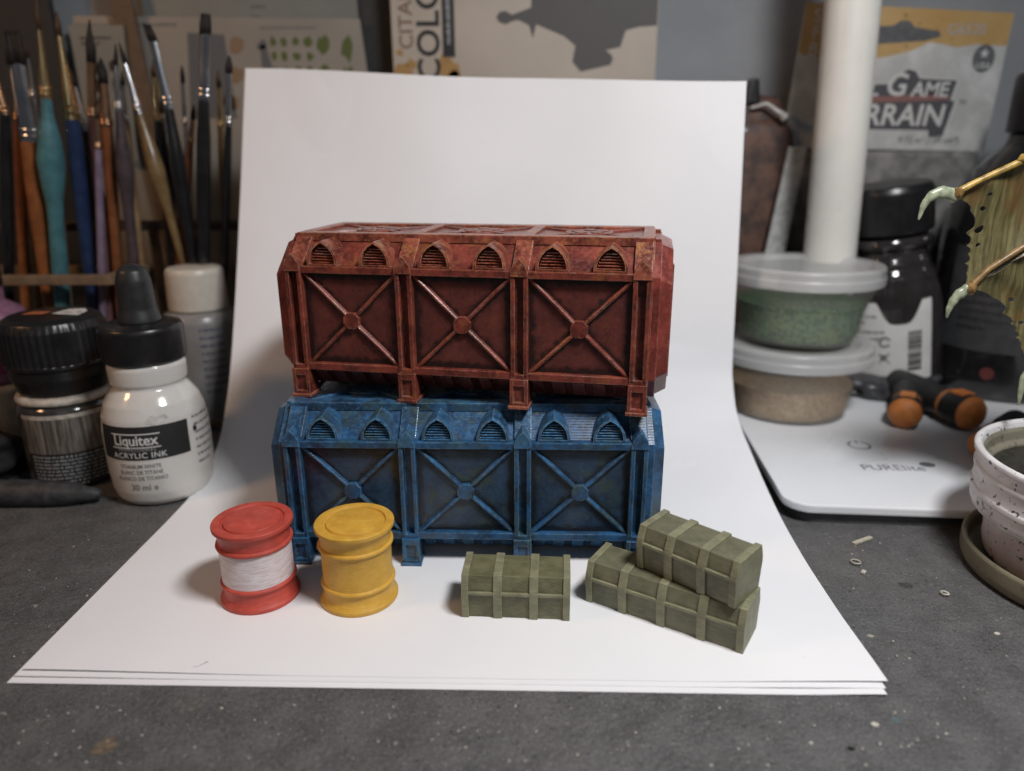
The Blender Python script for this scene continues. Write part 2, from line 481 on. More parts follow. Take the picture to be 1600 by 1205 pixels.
def sample(P, S, f):
    d = f * S[-1]
    for i in range(len(S) - 1):
        if d <= S[i + 1] or i == len(S) - 2:
            k = (d - S[i]) / (S[i + 1] - S[i]); return (P[i][0] + (P[i + 1][0] - P[i][0]) * k, P[i][1] + (P[i + 1][1] - P[i][1]) * k)
SL, SM, SR = arclen(PL), arclen(PM), arclen(PR)
def sstep(a, b, x):
    t = max(0, min(1, (x - a) / (b - a))); return t * t * (3 - 2 * t)
def sheet(k, t_front, dx, lift, label):
    nu, nv = 42, 90
    V = []; F = []
    for j in range(nv + 1):
        for i in range(nu + 1):
            u, v = i / nu, j / nv
            a, b, c = sample(PL, SL, v), sample(PM, SM, v), sample(PR, SR, v)
            wl = 1 - sstep(0, .55 if v > .62 else .3, u); wr = sstep(.45 if v > .62 else .75, 1, u); wm = 1 - wl - wr
            t = a[0] * wl + b[0] * wm + c[0] * wr; z = a[1] * wl + b[1] * wm + c[1] * wr
            t = t_front * (1 - sstep(0, .3, v)) + t
            up = sstep(.42, .6, v)
            z += (2 - k) * 0.15 * (1 - up) + lift(u) * (1 - sstep(0, .12, v))
            t += k * 0.5 * up + up * (.55 * math.sin(u * 7.3 + 1.1) * math.sin(v * 9.0 + k) + .3 * math.sin(u * 15 + v * 6 + k))
            x = u * 210 + dx * (1 - up * .6)
            V.append((AX + wx * x - wy * t, AY + wy * x + wx * t, z))
    N = len(V); w_ = nu + 1
    V += [(x, y + .05, z - .11) for x, y, z in V]
    for j in range(nv):
        for i in range(nu):
            a = j * w_ + i; F.append((a, a + 1, a + w_ + 1, a + w_)); F.append((N + a, N + a + w_, N + a + w_ + 1, N + a + 1))
    border = list(range(w_)) + [j * w_ + nu for j in range(1, nv + 1)] + [nv * w_ + i for i in range(nu - 1, -1, -1)] + [j * w_ for j in range(nv - 1, 0, -1)]
    b0 = len(V); nb = len(border)
    V += [V[q] for q in border] + [V[N + q] for q in border]                # rim with its own vertices, so the faces keep their shading
    for k in range(nb):
        q = (k + 1) % nb; F.append((b0 + k, b0 + nb + k, b0 + nb + q, b0 + q))
    o = mesh("paper_sheet", V, F, M['paper'], None, smooth=True)
    return tag(o, label, "paper", "white paper sheets of the backdrop")
sheet(0, 3.6, 0.9, lambda u: 0.9 * (1 - sstep(0, .35, u)) + 1.0 * sstep(.75, 1, u), "topmost white paper sheet curving up as backdrop behind the containers")
sheet(1, 1.9, -0.2, lambda u: 0.35 * (1 - sstep(0, .3, u)) + 0.5 * sstep(.75, 1, u), "middle white paper sheet, its front edge showing between two others")
sheet(2, 0.0, -0.8, lambda u: 0.5 * sstep(.9, 1, u), "lowest white paper sheet, its front edge lying on the dark table")

# ------------------------------------------------------------------ the two containers
S_ = 34.2
XP = [-1.5 * S_, -.5 * S_, .5 * S_, 1.5 * S_]
XB = [-S_, 0, S_]
DEP = 55.8
def octagon(inset=0.0, zc=25.0):
    pts = [(3, 9), (9.5, 2), (DEP - 9.5, 2), (DEP - 3, 9), (DEP - 3, 39.6), (DEP - 12.6, 48.2), (12.6, 48.2), (3, 39.6)]
    yc = DEP / 2
    out = []
    for y, z in pts:
        out.append((y + (inset if y < yc else -inset), z + (inset if z < zc else -inset)))
    return out
SLOPE = Vector((0, 9.6, 8.6)).normalized()             # up the upper slope
SN = Vector((0, -8.6, 9.6)).normalized()               # out of it
def slope_pt(x, d, h):
    p = Vector((x, 3, 39.6)) + SLOPE * d + SN * h; return p
CH = Vector((0, 6.5, -7)).normalized(); CHN = Vector((0, -7, -6.5)).normalized()
def container(label, group, mat, pmat, wmat, emat, loc, rz):
    T = thing("shipping_container", label, "container", loc, rz, group)
    # core
    bm = bmesh.new(); prism_bm(bm, octagon(), lambda p, k: ((-54.2, 54.2)[k], p[0], p[1]), 0.3); bm_obj("body", bm, mat, T)
    # stepped ends
    for sg in (-1, 1):
        bm = bmesh.new()
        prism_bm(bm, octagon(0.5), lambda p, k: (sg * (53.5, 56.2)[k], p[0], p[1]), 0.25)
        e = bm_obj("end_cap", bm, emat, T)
        bm = bmesh.new()
        o0, o1 = octagon(1.1), octagon(2.6)
        a = [bm.verts.new((sg * 56.0, y, z)) for y, z in o0]; b = [bm.verts.new((sg * 59.4, y, z)) for y, z in o1]
        bm.faces.new(a); bm.faces.new(list(reversed(b)))
        for i in range(8): bm.faces.new((a[i], b[i], b[(i + 1) % 8], a[(i + 1) % 8]))
        bmesh.ops.recalc_face_normals(bm, faces=bm.faces)
        bmesh.ops.bevel(bm, geom=list(bm.edges), offset=0.3, segments=2, profile=.6, affect='EDGES')
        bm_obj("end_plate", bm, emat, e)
        for yy in (18, DEP - 18):                      # door posts on the end
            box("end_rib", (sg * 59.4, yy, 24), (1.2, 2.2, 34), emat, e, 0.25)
    def front(sign):
        """parts of one long side; sign +1 faces the camera, -1 is the mirrored rear"""
        f = (lambda v: Vector(v)) if sign > 0 else (lambda v: Vector((v[0], DEP - v[1], v[2])))
        def P(name, bm, parent=T, m=mat):
            for v in bm.verts: v.co = f(v.co)
            return bm_obj(name, bm, m, parent)
        # pilasters with a slot, gothic head
        for x in XP:
            bm = bmesh.new()
            for sx in (-1, 1): box_bm(bm, (x + sx * 1.85, 1.6, 24.4), (1.3, 3.2, 30.2), 0.28)
            box_bm(bm, (x, 1.7, 9.6), (5.0, 3.4, 1.5), 0.25)
            box_bm(bm, (x, 2.9, 24.4), (2.8, 0.6, 29.6), 0)
            pl = P("pilaster", bm)
            bm = bmesh.new()
            arch = [(-2.55, 38.9), (2.55, 38.9), (2.55, 40.2), (2.1, 41.6), (1.2, 43.0), (0, 44.2), (-1.2, 43.0), (-2.1, 41.6), (-2.55, 40.2)]
            prism_bm(bm, arch, lambda p, k: (x + p[0], (-0.35, 8.2)[k], p[1]), 0.22)
            P("pilaster_head", bm, pl, wmat)
            # strip up the slope
            bm = bmesh.new()
            prism_bm(bm, [(-2.5, -0.4), (2.5, -0.4), (2.5, 1.3), (-2.5, 1.3)], lambda p, k: tuple(slope_pt(x + p[0], (0.5, 12.0)[k], p[1])), 0.22)
            P("slope_strip", bm, pl, wmat)
            # leg with sunk panel and foot
            bm = bmesh.new()
            for sx in (-1, 1): box_bm(bm, (x + sx * 2.15, 2.6, 4.9), (1.1, 6.6, 8.2), 0.2)
            box_bm(bm, (x, 2.6, 8.0), (3.4, 6.6, 2.0), 0.15); box_bm(bm, (x, 2.6, 1.4), (3.4, 6.6, 1.0), 0.15)
            box_bm(bm, (x, 3.2, 4.6), (3.4, 6.2, 6.0), 0)
            lg = P("leg", bm)
            bm = bmesh.new(); box_bm(bm, (x, 2.4, 0.5), (6.3, 7.6, 1.0), 0.25); P("foot", bm, lg, wmat)
        bw = S_ - 5.0
        for xb in XB:
            # sunk panel
            bm = bmesh.new(); box_bm(bm, (0, 0, 0), (bw, 0.8, 27.6), 0)
            pn = bm_obj("panel", bm, pmat, T); pn.location = f((xb, 2.75, 24.6)) * MM
            # rails
            bm = bmesh.new(); box_bm(bm, (xb, 1.9, 39.4), (bw + .2, 3.0, 2.1), 0.25); P("rail", bm)
            bm = bmesh.new(); box_bm(bm, (xb, 1.9, 9.7), (bw + .2, 3.0, 2.2), 0.25); P("rail", bm)
            # hub and cross braces
            bm = bmesh.new()
            oc = [(2.75 * math.cos(R(22.5 + 45 * i)), 2.75 * math.sin(R(22.5 + 45 * i))) for i in range(8)]
            prism_bm(bm, oc, lambda p, k: (xb + p[0], (0.95, 2.6)[k], 24.2 + p[1]), 0.25)
            P("hub", bm)
            for sx in (-1, 1):
                for sz in (-1, 1):
                    a = Vector((xb + sx * 1.7, 0, 24.2 + sz * 1.7)); b = Vector((xb + sx * 14.1, 0, 24.4 + sz * 13.7))
                    d = (b - a).normalized(); nn = Vector((-d.z, 0, d.x))
                    bm = bmesh.new()
                    prism_bm(bm, [(-.8, 2.5), (-.5, 1.45), (-.2, 1.2), (.2, 1.2), (.5, 1.45), (.8, 2.5)],
                             lambda p, k: tuple((a, b)[k] + nn * p[0] + Vector((0, p[1], 0))), 0)
                    P("brace", bm)
            # vents: gothic dormers with louvres
            for dx in (-7.9, 8.3):
                xv = xb + dx
                outer = [(-4.8, 40.5), (4.8, 40.5), (4.72, 42.0), (4.3, 43.6), (3.45, 45.2), (1.95, 46.7), (0, 47.8), (-1.95, 46.7), (-3.45, 45.2), (-4.3, 43.6), (-4.72, 42.0)]
                inner = [(x_ * .82, 40.5 + .5 + (z_ - 40.5) * .85) for x_, z_ in outer]
                bm = bmesh.new(); n = len(outer)
                def yb(z): return 3 + (z - 39.6) * 9.6 / 8.6 + 1.2
                ring = [[bm.verts.new((xv + q[0], y_ if y_ is not None else yb(q[1]), q[1])) for q in src] for src, y_ in ((outer, None), (outer, 1.3), (inner, 1.15), (inner, 3.4))]
                for a_, b_ in zip(ring, ring[1:]):
                    for i in range(n): bm.faces.new((a_[i], b_[i], b_[(i + 1) % n], a_[(i + 1) % n]))
                bm.faces.new(ring[3])
                vt = P("vent", bm, T, wmat)
                for q in range(6):
                    z_ = 41.5 + q * 0.85
                    hw = max(0.8, (1 - ((z_ - 41) / 6.2) ** 2.0) * 3.8)
                    bm = bmesh.new()
                    box_bm(bm, (xv, 2.7, z_), (hw * 2, 1.1, 0.32), 0, Matrix.Rotation(R(30), 3, 'X')); P("louvre", bm, vt)
            # blocks under the lower rail
            for q in range(5):
                xq = xb - 12.1 + q * 6.05
                bm = bmesh.new()
                base = Vector((xq, 3, 9)) + CH * 1.0
                prism_bm(bm, [(-1.9, -.3), (1.9, -.3), (1.7, 1.0), (-1.7, 1.0)],
                         lambda p, k: tuple(base + CH * (0, 6.6)[k] + CHN * p[1] + Vector((p[0], 0, 0))), 0.15)
                P("block", bm)
    front(1); front(-1)
    # roof frame
    for yy in (12.6, DEP - 12.6):
        bm = bmesh.new(); box_bm(bm, (0, yy, 47.95), (107.6, 4.4, 2.5), 0.25); bm_obj("roof_rail", bm, wmat, T)
    for x in (-52.4, -.5 * S_, .5 * S_, 52.4):
        bm = bmesh.new(); box_bm(bm, (x, DEP / 2, 48.5), (3.4, DEP - 29.2, 1.36), 0.2); bm_obj("roof_rib", bm, wmat, T)
    for x in XB:
        for sx in (-1, 1):
            for sy in (-1, 1):
                a = Vector((x + sx * 5, DEP / 2 + sy * 3.6, 0)); b = Vector((x + sx * 14.8, DEP / 2 + sy * 12.6, 0))
                d = (b - a).normalized(); nn = Vector((-d.y, d.x, 0))
                bm = bmesh.new(); prism_bm(bm, [(-.9, 48.0), (.9, 48.0), (.6, 48.8), (-.6, 48.8)], lambda p, k: tuple((a, b)[k] + nn * p[0] + Vector((0, 0, p[1]))), 0)
                bm_obj("roof_brace", bm, mat, T)
        bm = bmesh.new()
        prism_bm(bm, circle2d(x, DEP / 2, 7.4, 20), lambda p, k: (p[0], p[1], (48.0, 48.9)[k]), 0.2)
        bs = bm_obj("roof_boss", bm, mat, T)
        for q in range(5):
            a = R(72 * q + 20)
            bm = bmesh.new(); prism_bm(bm, circle2d(x + 4.2 * math.cos(a), DEP / 2 + 4.2 * math.sin(a), 2.0, 10), lambda p, k: (p[0], p[1], (48.8, 49.15)[k]), 0.12)
            bm_obj("roof_bead", bm, mat, bs)
    for sx in (-1, 1):
        for yy in (14.6, DEP - 14.6):
            bm = bmesh.new(); box_bm(bm, (sx * 55.0, yy, 47.6), (1.8, 3.0, 2.0), 0.2); bm_obj("lug", bm, mat, T)
    return T
container("blue weathered model shipping container at the bottom, standing on the white paper", "stacked model containers", M['blue'], M['blue_panel'], M['blue_worn'], M['blue_end_lit'],
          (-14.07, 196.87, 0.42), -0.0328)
container("rust red weathered model shipping container stacked on top of the blue one", "stacked model containers", M['red'], M['red_panel'], M['red_worn'], M['red_end_lit'],
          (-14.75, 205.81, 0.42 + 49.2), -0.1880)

# ------------------------------------------------------------------ barrels
def barrel(label, loc, mat, band=None):
    T = thing("barrel", label, "barrel", loc, 0, "model barrels")
    r = 9.75
    prof = [(0, 0), (10.8, 0), (11.0, .3), (11.0, 1.2), (10.5, 1.8), (9.9, 2.9), (r, 3.9), (r, 5.5), (10.35, 5.75), (10.5, 6.2), (10.35, 6.65), (r, 6.9),
            (r, 17.1), (10.35, 17.35), (10.5, 17.8), (10.35, 18.25), (r, 18.5), (r, 20.2), (9.9, 21.1), (10.5, 22.3), (11.0, 22.8), (11.0, 23.8), (10.8, 24.0),
            (8.7, 24.0), (8.5, 23.3), (7.9, 23.3), (7.7, 24.0), (0, 24.0)]
    lathe("shell", rounded(prof, .14, 2), mat, T, 72, 30)
    if band:
        lathe("painted_band", [(r + .02, 6.9), (r + .08, 7.0), (r + .08, 17.0), (r + .02, 17.1)], band, T, 72, 30,)
    return T
barrel("red barrel with a brushed white band round its middle", (-72.9, 182.2, .44), M['barrel_red'], M['barrel_band'])
barrel("plain mustard yellow barrel in front of the blue container", (-44.1, 181.0, .44), M['barrel_yellow'])

# ------------------------------------------------------------------ chests
def chest(label, L, D, H, bays, loc, rz, mat):
    """origin at the front left bottom corner"""
    T = thing("chest", label, "chest", loc, rz, "olive chests on the paper")
    hr = H * 0.63                                             # rim height
    sec = [(0.9, 0), (D - .9, 0), (D, hr - .5), (D - .3, hr + .6), (D - 1.6, H - .6), (D - 2.4, H), (2.4, H), (1.5, H - .6), (0.25, hr + .6), (0, hr - .5)]
    lo = [(0.9, 0), (D - .9, 0), (D, hr), (0, hr)]
    hi = [(0.1, hr - .2), (D - .1, hr - .2), (D - .3, hr + 1.2), (D - 1.3, H), (1.3, H), (0.3, hr + 1.2)]
    bm = bmesh.new(); prism_bm(bm, lo, lambda p, k: ((.9, L - .9)[k], p[0], p[1]), .2); bm_obj("box", bm, mat, T)
    bm = bmesh.new(); prism_bm(bm, hi, lambda p, k: ((.9, L - .9)[k], p[0], p[1]), .2); lid = bm_obj("lid", bm, mat, T)
    box("rim", (L / 2, D / 2, hr), (L - 1.2, D + .9, .95), M['strap'], T, .22)
    xs = [.95] + [L * k / bays for k in range(1, bays)] + [L - .95]
    for i, x in enumerate(xs):
        w = 1.9 if i in (0, len(xs) - 1) else 2.35
        out = 0.6
        po = [(0.9 - out, 0), (D - .9 + out, 0), (D + out, hr), (D - .2 + out, hr + 1.2), (D - 1.2 + out * .6, H + out * .7), (1.2 - out * .6, H + out * .7), (0.2 - out, hr + 1.2), (-out, hr)]
        bm = bmesh.new(); prism_bm(bm, po, lambda p, k: (x + (-w / 2, w / 2)[k], p[0], p[1]), .16)
        bm_obj("strap", bm, M['strap'], T)
    return T
chest("small olive green chest standing alone in front of the blue container", 29.4, 13.6, 12.7, 3, (-14.0, 169.9, .44), R(-3.9), M['chest'])
chest("long olive green chest lying under another chest", 44.2, 13.6, 12.5, 4, (20.5, 177.3, .44), R(-32.4), M['chest2'])
chest("short olive green chest stacked askew on the long chest", 29.0, 13.6, 12.4, 3, (33.8, 174.4, 13.4), R(-43.2), M['chest2'])

# ------------------------------------------------------------------ more materials
M['black_plastic'] = simple("black_plastic", (0.012, 0.012, 0.013), 0.32, 0.1, 0.3)
M['black_rubber'] = simple("black_rubber", (0.022, 0.023, 0.024), 0.42, 0.1, 0.3)
M['white_glaze'] = simple("white_ink_glass", (0.66, 0.64, 0.60), 0.16, 0.03, 0.05, coat=0.6)
M['white_label'] = simple("white_label", (0.68, 0.67, 0.64), 0.5, 0.03, 0.1)
M['ink_black'] = ink("black_print", (0.014, 0.014, 0.015)); M['ink_white'] = ink("white_print", (0.62, 0.62, 0.60)); M['ink_grey'] = ink("grey_print", (0.16, 0.16, 0.165))
M['ink_silver'] = ink("pale_print", (0.40, 0.41, 0.42)); M['ink_orange'] = ink("orange_print", (0.56, 0.24, 0.05)); M['ink_red'] = ink("red_print", (0.55, 0.14, 0.13))
M['ink_green'] = ink("green_print", (0.095, 0.12, 0.03)); M['ink_brown'] = ink("brown_print", (0.20, 0.12, 0.07))
M['lamp_white'] = simple("white_lamp_plastic", (0.80, 0.775, 0.71), 0.30, 0.02, 0.05)
M['pad_white'] = simple("white_base_plastic", (0.83, 0.84, 0.86), 0.3, 0.006, 0.02)
M['pad_side'] = simple("grey_base_plastic", (0.10, 0.10, 0.105), 0.5)

# ------------------------------------------------------------------ dropper ink bottle
T = thing("ink_bottle", "white acrylic ink bottle with black dropper cap, left of the paper", "bottle", (-132.2, 253, 0), 0)
def prof_r(prof):
    def f(z):
        for (r0, z0), (r1, z1) in zip(prof, prof[1:]):
            if z0 <= z <= z1 and z1 > z0: return r0 + (r1 - r0) * (z - z0) / (z1 - z0)
        return prof[-2][0]
    return f
bodyR = [(0, 0), (13.8, 0), (15.6, .8), (16.8, 2.6), (17.6, 6), (18.1, 12), (18.2, 20), (18.1, 27), (17.4, 33), (16.0, 37.5), (14.0, 40.6), (12.4, 42.6), (12.3, 43.6), (13.1, 44.4), (13.2, 50), (12.6, 51.5), (0, 51.5)]
lathe("glass", rounded(bodyR, .5, 3), M['white_glaze'], T, 72, 50)
def ribs_wob(n, amp, z0, z1):
    return lambda a, z: (amp * (0.5 + 0.5 * math.cos(n * a)) if z0 <= z <= z1 else 0)
cap = lathe("cap", rounded([(0, 51.6), (13.0, 51.6), (13.9, 52.4), (14.0, 63), (13.4, 64.6), (8.0, 65.4), (0, 65.4)], .6, 3), M['black_plastic'], T, 64, 40)
lathe("dropper_bulb", rounded([(0, 65.3), (7.3, 65.3), (7.0, 67), (6.2, 70), (5.9, 76), (5.7, 80), (4.8, 83.4), (3.0, 85.0), (1.2, 85.5), (0, 85.5)], .6, 3), M['black_rubber'], T, 40, 60)
rb_ = prof_r(bodyR[1:])
RB = lambda z: rb_(z) + .16
th = R(11)
lab = patch("label", -17.5, 15.5, 19.4, 31.6, wrap(RB, th, 0), M['ink_black'], T, 40, 6)
RL = lambda z: RB(z) + .14
lettering("Liquitex", 5.2, wrap(RL, th - .16, 26.6), M['ink_white'], lab, bold=0.10, sx=0.92)
shape2d("lettering_rule", [[(-8.6 + i * 1.72, 2.35), (-8.6 + (i + 1) * 1.72, 2.35), (-8.6 + (i + 1) * 1.72, 2.75), (-8.6 + i * 1.72, 2.75)] for i in range(10)] +
        [[(-8.6 + i * 1.72, -2.5), (-8.6 + (i + 1) * 1.72, -2.5), (-8.6 + (i + 1) * 1.72, -2.1), (-8.6 + i * 1.72, -2.1)] for i in range(10)], wrap(RL, th - .16, 26.4), M['ink_white'], lab)
lettering("PROFESSIONAL", 1.5, wrap(RL, th - .14, 23.2), M['ink_silver'], lab, spacing=1.35)
lettering("ACRYLIC INK", 2.9, wrap(RL, th - .12, 21.1), M['ink_white'], lab, bold=.03, spacing=1.1)
for k, (t_, z_, sz) in enumerate((("TITANIUM WHITE", 16.9, 2.1), ("BLANC DE TITANE", 14.6, 2.1), ("BLANCO DE TITANIO", 12.3, 2.1))):
    lettering(t_, sz, wrap(RB, th - .14, z_), M['ink_grey'], T, sx=.86, bold=.02)
lettering("30 ml e", 3.5, wrap(RB, th - .12, 8.7), M['ink_grey'], T, sx=.9)
rr = random.Random(3)
shape2d("lettering", word_bars(7, 0, 11, 31, 2.9, 1.0, rr), wrap(RB, th + 1.0, 0), M['ink_grey'], T)
shape2d("hazard_mark", [[(0, 0), (1.6, 0), (1.6, 1.8), (0, 1.8)]], wrap(RB, th + .97, 26.2), M['ink_black'], T)
shape2d("paint_smear", [[(x * 1.0 + 1, y) for x, y in ((-3.6, .2), (-1, -.9), (2.6, -.2), (4.2, .9), (3.0, 2.4), (.2, 2.0), (-1.6, 2.6))]], wrap(RB, R(24), 32.6), simple("smear", (0.50, 0.48, 0.46), .4), T)

# ------------------------------------------------------------------ paint jar with ribbed lid
T = thing("paint_jar", "glass paint jar with ribbed black screw lid, left of the white ink bottle", "jar", (-173.2, 268, 0), 0)
M['jar_glass'] = simple("dark_jar_glass", (0.045, 0.043, 0.040), 0.14, 0.2, 0.15, coat=.5)
M['jar_rim'] = simple("cream_jar_collar", (0.50, 0.46, 0.40), 0.4, .15, .4)
lathe("glass", rounded([(0, 0), (15.8, 0), (17, 1.2), (17.2, 4), (17.3, 28), (17.0, 31), (15.8, 32.6), (14.5, 33.2), (0, 33.2)], .8, 3), M['jar_glass'], T, 64, 50)
lathe("collar", rounded([(14, 33.0), (16.6, 33.2), (16.9, 34.4), (16.4, 35.6), (15.0, 36.2), (13, 36.2)], .4, 2), M['jar_rim'], T, 64, 50)
lid = lathe("lid", rounded([(0, 36.3), (15.0, 36.3), (15.6, 39), (17.0, 42.6), (17.1, 46.2), (17.9, 46.8), (17.9, 48), (17.6, 48.4), (17.5, 60.5), (16.6, 63.6), (14.2, 65), (0, 65)], .35, 2), M['black_plastic'], T, 180, 40, ribs_wob(45, .5, 48.2, 61))
def topf(x, y): return (x, y, 65.15)
shape2d("lid_sticker", [[(1.0, -1.0), (12.5, -3.6), (11.6, 4.4), (8.0, 9.0), (2.6, 7.6)]], topf, M['white_label'], lid)
shape2d("lid_sticker", [[(-9.5, -2.4), (-2, -2.0), (-1.2, 3.2), (-8.6, 3.4)]], topf, simple("orange_sticker", (.45, .14, .06), .5), lid)
lettering("2x 9", 4.0, lambda x, y: (x + 7.6, y + 1.2, 65.25), M['ink_grey'], lid)
RJ = 17.45; thj = R(33)
def brushed_label():
    s = NT("brushed_grey_label")
    st = s.noise(0.5, 4, 0.65, s.rnd, (1.8, 1.8, .12))
    c = s.mix(s.ramp(st, 0.35, 0.7), (0.06, 0.052, 0.045), (0.24, 0.215, 0.185))
    return s.set(**{'Base Color': c, 'Roughness': .5})
patch("label", -19, 17, 15.0, 28.6, wrap(RJ, thj, 0), brushed_label(), T, 28, 1)
patch("label_edge", -19, 17, 28.6, 30.2, wrap(RJ, thj, 0), M['jar_rim'], T, 28, 1)
patch("label_text_field", -19, 17, 1.6, 15.0, wrap(RJ, thj, 0), M['ink_black'], T, 28, 1)
rr = random.Random(5)
shape2d("lettering", word_bars(9, -17, 15, 13.4, 1.42, .72, rr), wrap(RJ + .1, thj, 0), M['ink_silver'], T)

# ------------------------------------------------------------------ clear bottle with white cap
T = thing("small_bottle", "translucent grey bottle with cream white cap behind the dropper bottle", "bottle", (-145, 332, 0), 0)
M['cloudy'] = simple("cloudy_plastic", (0.25, 0.245, 0.24), 0.3, .06, .1)
lathe("bottle_body", rounded([(0, 0), (15.8, 0), (16.4, 1), (16.4, 49), (15.2, 52.2), (12, 53.6), (0, 53.6)], .8, 3), M['cloudy'], T, 48, 50)
lathe("cap", rounded([(0, 53.8), (12.6, 53.8), (13.0, 54.6), (12.6, 70.6), (11.8, 72.8), (0, 73.2)], .8, 3), simple("cream_cap", (0.62, 0.57, 0.49), .35, .03), T, 48, 50)
rr = random.Random(8)
shape2d("lettering", word_bars(9, -5, 6, 46, 3.6, 1.3, rr), wrap(16.55, R(36), 0), ink("blue_print", (.05, .055, .12)), T)

# ------------------------------------------------------------------ far left: pink bottle, cream pot, black cloth, grey pen
T = thing("pink_bottle", "pink bottle with a magenta label at the left edge of the picture", "bottle", (-221, 298, 0), 0)
lathe("bottle_body", rounded([(0, 31), (16, 31), (17, 33), (17, 55), (15, 60), (9, 64), (9, 70), (0, 70)], .8, 2), simple("pink_plastic", (.28, .13, .20), .4), T, 40, 50)
lathe("label", [(17.1, 36), (17.25, 36), (17.25, 46), (17.1, 46)], simple("magenta_label", (.26, .035, .12), .5), T, 40, 50)
lathe("cap", rounded([(0, 70), (9.6, 70), (9.6, 82), (0, 82)], .8, 2), M['black_plastic'], T, 40, 50)
o = lathe("paint_pot", rounded([(0, 0), (18, 0), (19, 2), (19, 29), (17.5, 30.8), (0, 30.8)], .8, 2), simple("cream_pot_plastic", (.30, .26, .21), .45), None, 40, 50)
o.location = Vector((-221, 298, 0)) * MM; tag(o, "cream plastic pot under the pink bottle at the left edge", "pot")
# black crumpled cloth
bm = bmesh.new(); bmesh.ops.create_icosphere(bm, subdivisions=4, radius=1)
rn = random.Random(2); ph = [(rn.uniform(.8, 3.4), Vector((rn.uniform(-1, 1), rn.uniform(-1, 1), rn.uniform(-1, 1))).normalized(), rn.uniform(0, 6)) for _ in range(14)]
for v in bm.verts:
    k = 1 + sum(.055 * math.sin(f_ * 3 * v.co.dot(d_) + p_) for f_, d_, p_ in ph)
    v.co = Vector((v.co.x * 18 * k, v.co.y * 13 * k, max(0, 10 + v.co.z * 11 * k)))
o = bm_obj("black_cloth", bm, simple("black_cloth_fabric", (.010, .010, .011), .85, .2, .5, bump=.4, bscale=1.2), None, True)
o.location = Vector((-211, 262, 0)) * MM; tag(o, "crumpled black cloth on the table beside the paint jar", "cloth")
# grey pen
T = thing("pen", "dusty charcoal grey pen lying on the table before the paint jar", "pen", (0, 0, 0))
M['pen'] = simple("dusty_grey_rubber", (.040, .042, .046), .6, .25, .35, bump=.3, bscale=1.4)
pa, pb = Vector((-240, 240, 5.2)), Vector((-150, 240.5, 3.8))
d = pb - pa
tube("barrel", [pa, pa + d * .3, pa + d * .80], [4.6, 5.2, 5.0], M['pen'], T, 20)
tube("tip", [pa + d * .80, pa + d * .88, pa + d * .93, pa + d * .99, pb], [5.0, 4.3, 3.0, 1.9, 1.0], M['pen'], T, 20)

# ------------------------------------------------------------------ brush rack and brushes
M['rack'] = simple("rack_plywood", (.21, .145, .090), .55, .12, .15)
T = thing("brush_rack", "tiered wooden brush rack holding the paintbrushes at the left", "brush rack", (0, 0, 0))
box("base_board", (-205, 345, 2), (190, 60, 4), M['rack'], T, .6)
def frame_bm(x0, x1, y0, y1, z, h, bar):
    bm = bmesh.new()
    box_bm(bm, ((x0 + x1) / 2, y0 + bar / 2, z), (x1 - x0, bar, h), .5); box_bm(bm, ((x0 + x1) / 2, y1 - bar / 2, z), (x1 - x0, bar, h), .5)
    for x in (x0 + bar / 2, x1 - bar / 2): box_bm(bm, (x, (y0 + y1) / 2, z), (bar, y1 - y0 - 2 * bar - .1, h), .5)
    return bm
bm_obj("tier", frame_bm(-290, -178, 322, 358, 68.4, 4.2, 5), M['rack'], T)
bm_obj("tier", frame_bm(-290, -122, 361, 378, 88, 3.6, 3.4), simple("rack_dark_wood", (.060, .040, .030), .6), T)
for x, y in ((-285, 326), (-285, 372), (-181, 374), (-126, 374)):
    box("post", (x, y, 46), (4, 4, 84), M['rack'], T, .5)
M['bristle_dark'] = simple("dark_bristle", (.018, .014, .012), .7, .3, 1.0); M['bristle_brown'] = simple("brown_bristle", (.075, .038, .018), .6, .3, 1.0)
M['ferrule'] = simple("nickel_ferrule", (.66, .66, .67), .16, .02, .1, metal=1.0); M['ferrule_gold'] = simple("brass_ferrule", (.68, .50, .26), .16, .02, .1, metal=1.0)
M['ferrule_copper'] = simple("copper_ferrule", (.60, .36, .22), .2, .02, .1, metal=1.0)
def lacquer(name, c): return simple(name, c, .22, .12, .15, coat=.4)
HD = dict(orange=lacquer("orange_brown_lacquer", (.27, .095, .030)), teal=lacquer("teal_lacquer", (.075, .20, .225)), navy=lacquer("navy_lacquer", (.018, .035, .095)),
          mauve=lacquer("mauve_lacquer", (.16, .085, .085)), brown=lacquer("red_brown_lacquer", (.21, .075, .03)), plum=lacquer("plum_lacquer", (.075, .055, .060)),
          olive=lacquer("olive_gold_lacquer", (.19, .125, .055)), black=lacquer("black_lacquer", (.012, .012, .013)), rust=lacquer("rust_lacquer", (.21, .075, .035)),
          ochre=lacquer("ochre_lacquer", (.26, .14, .03)), lilac=lacquer("lilac_lacquer", (.22, .17, .24)))
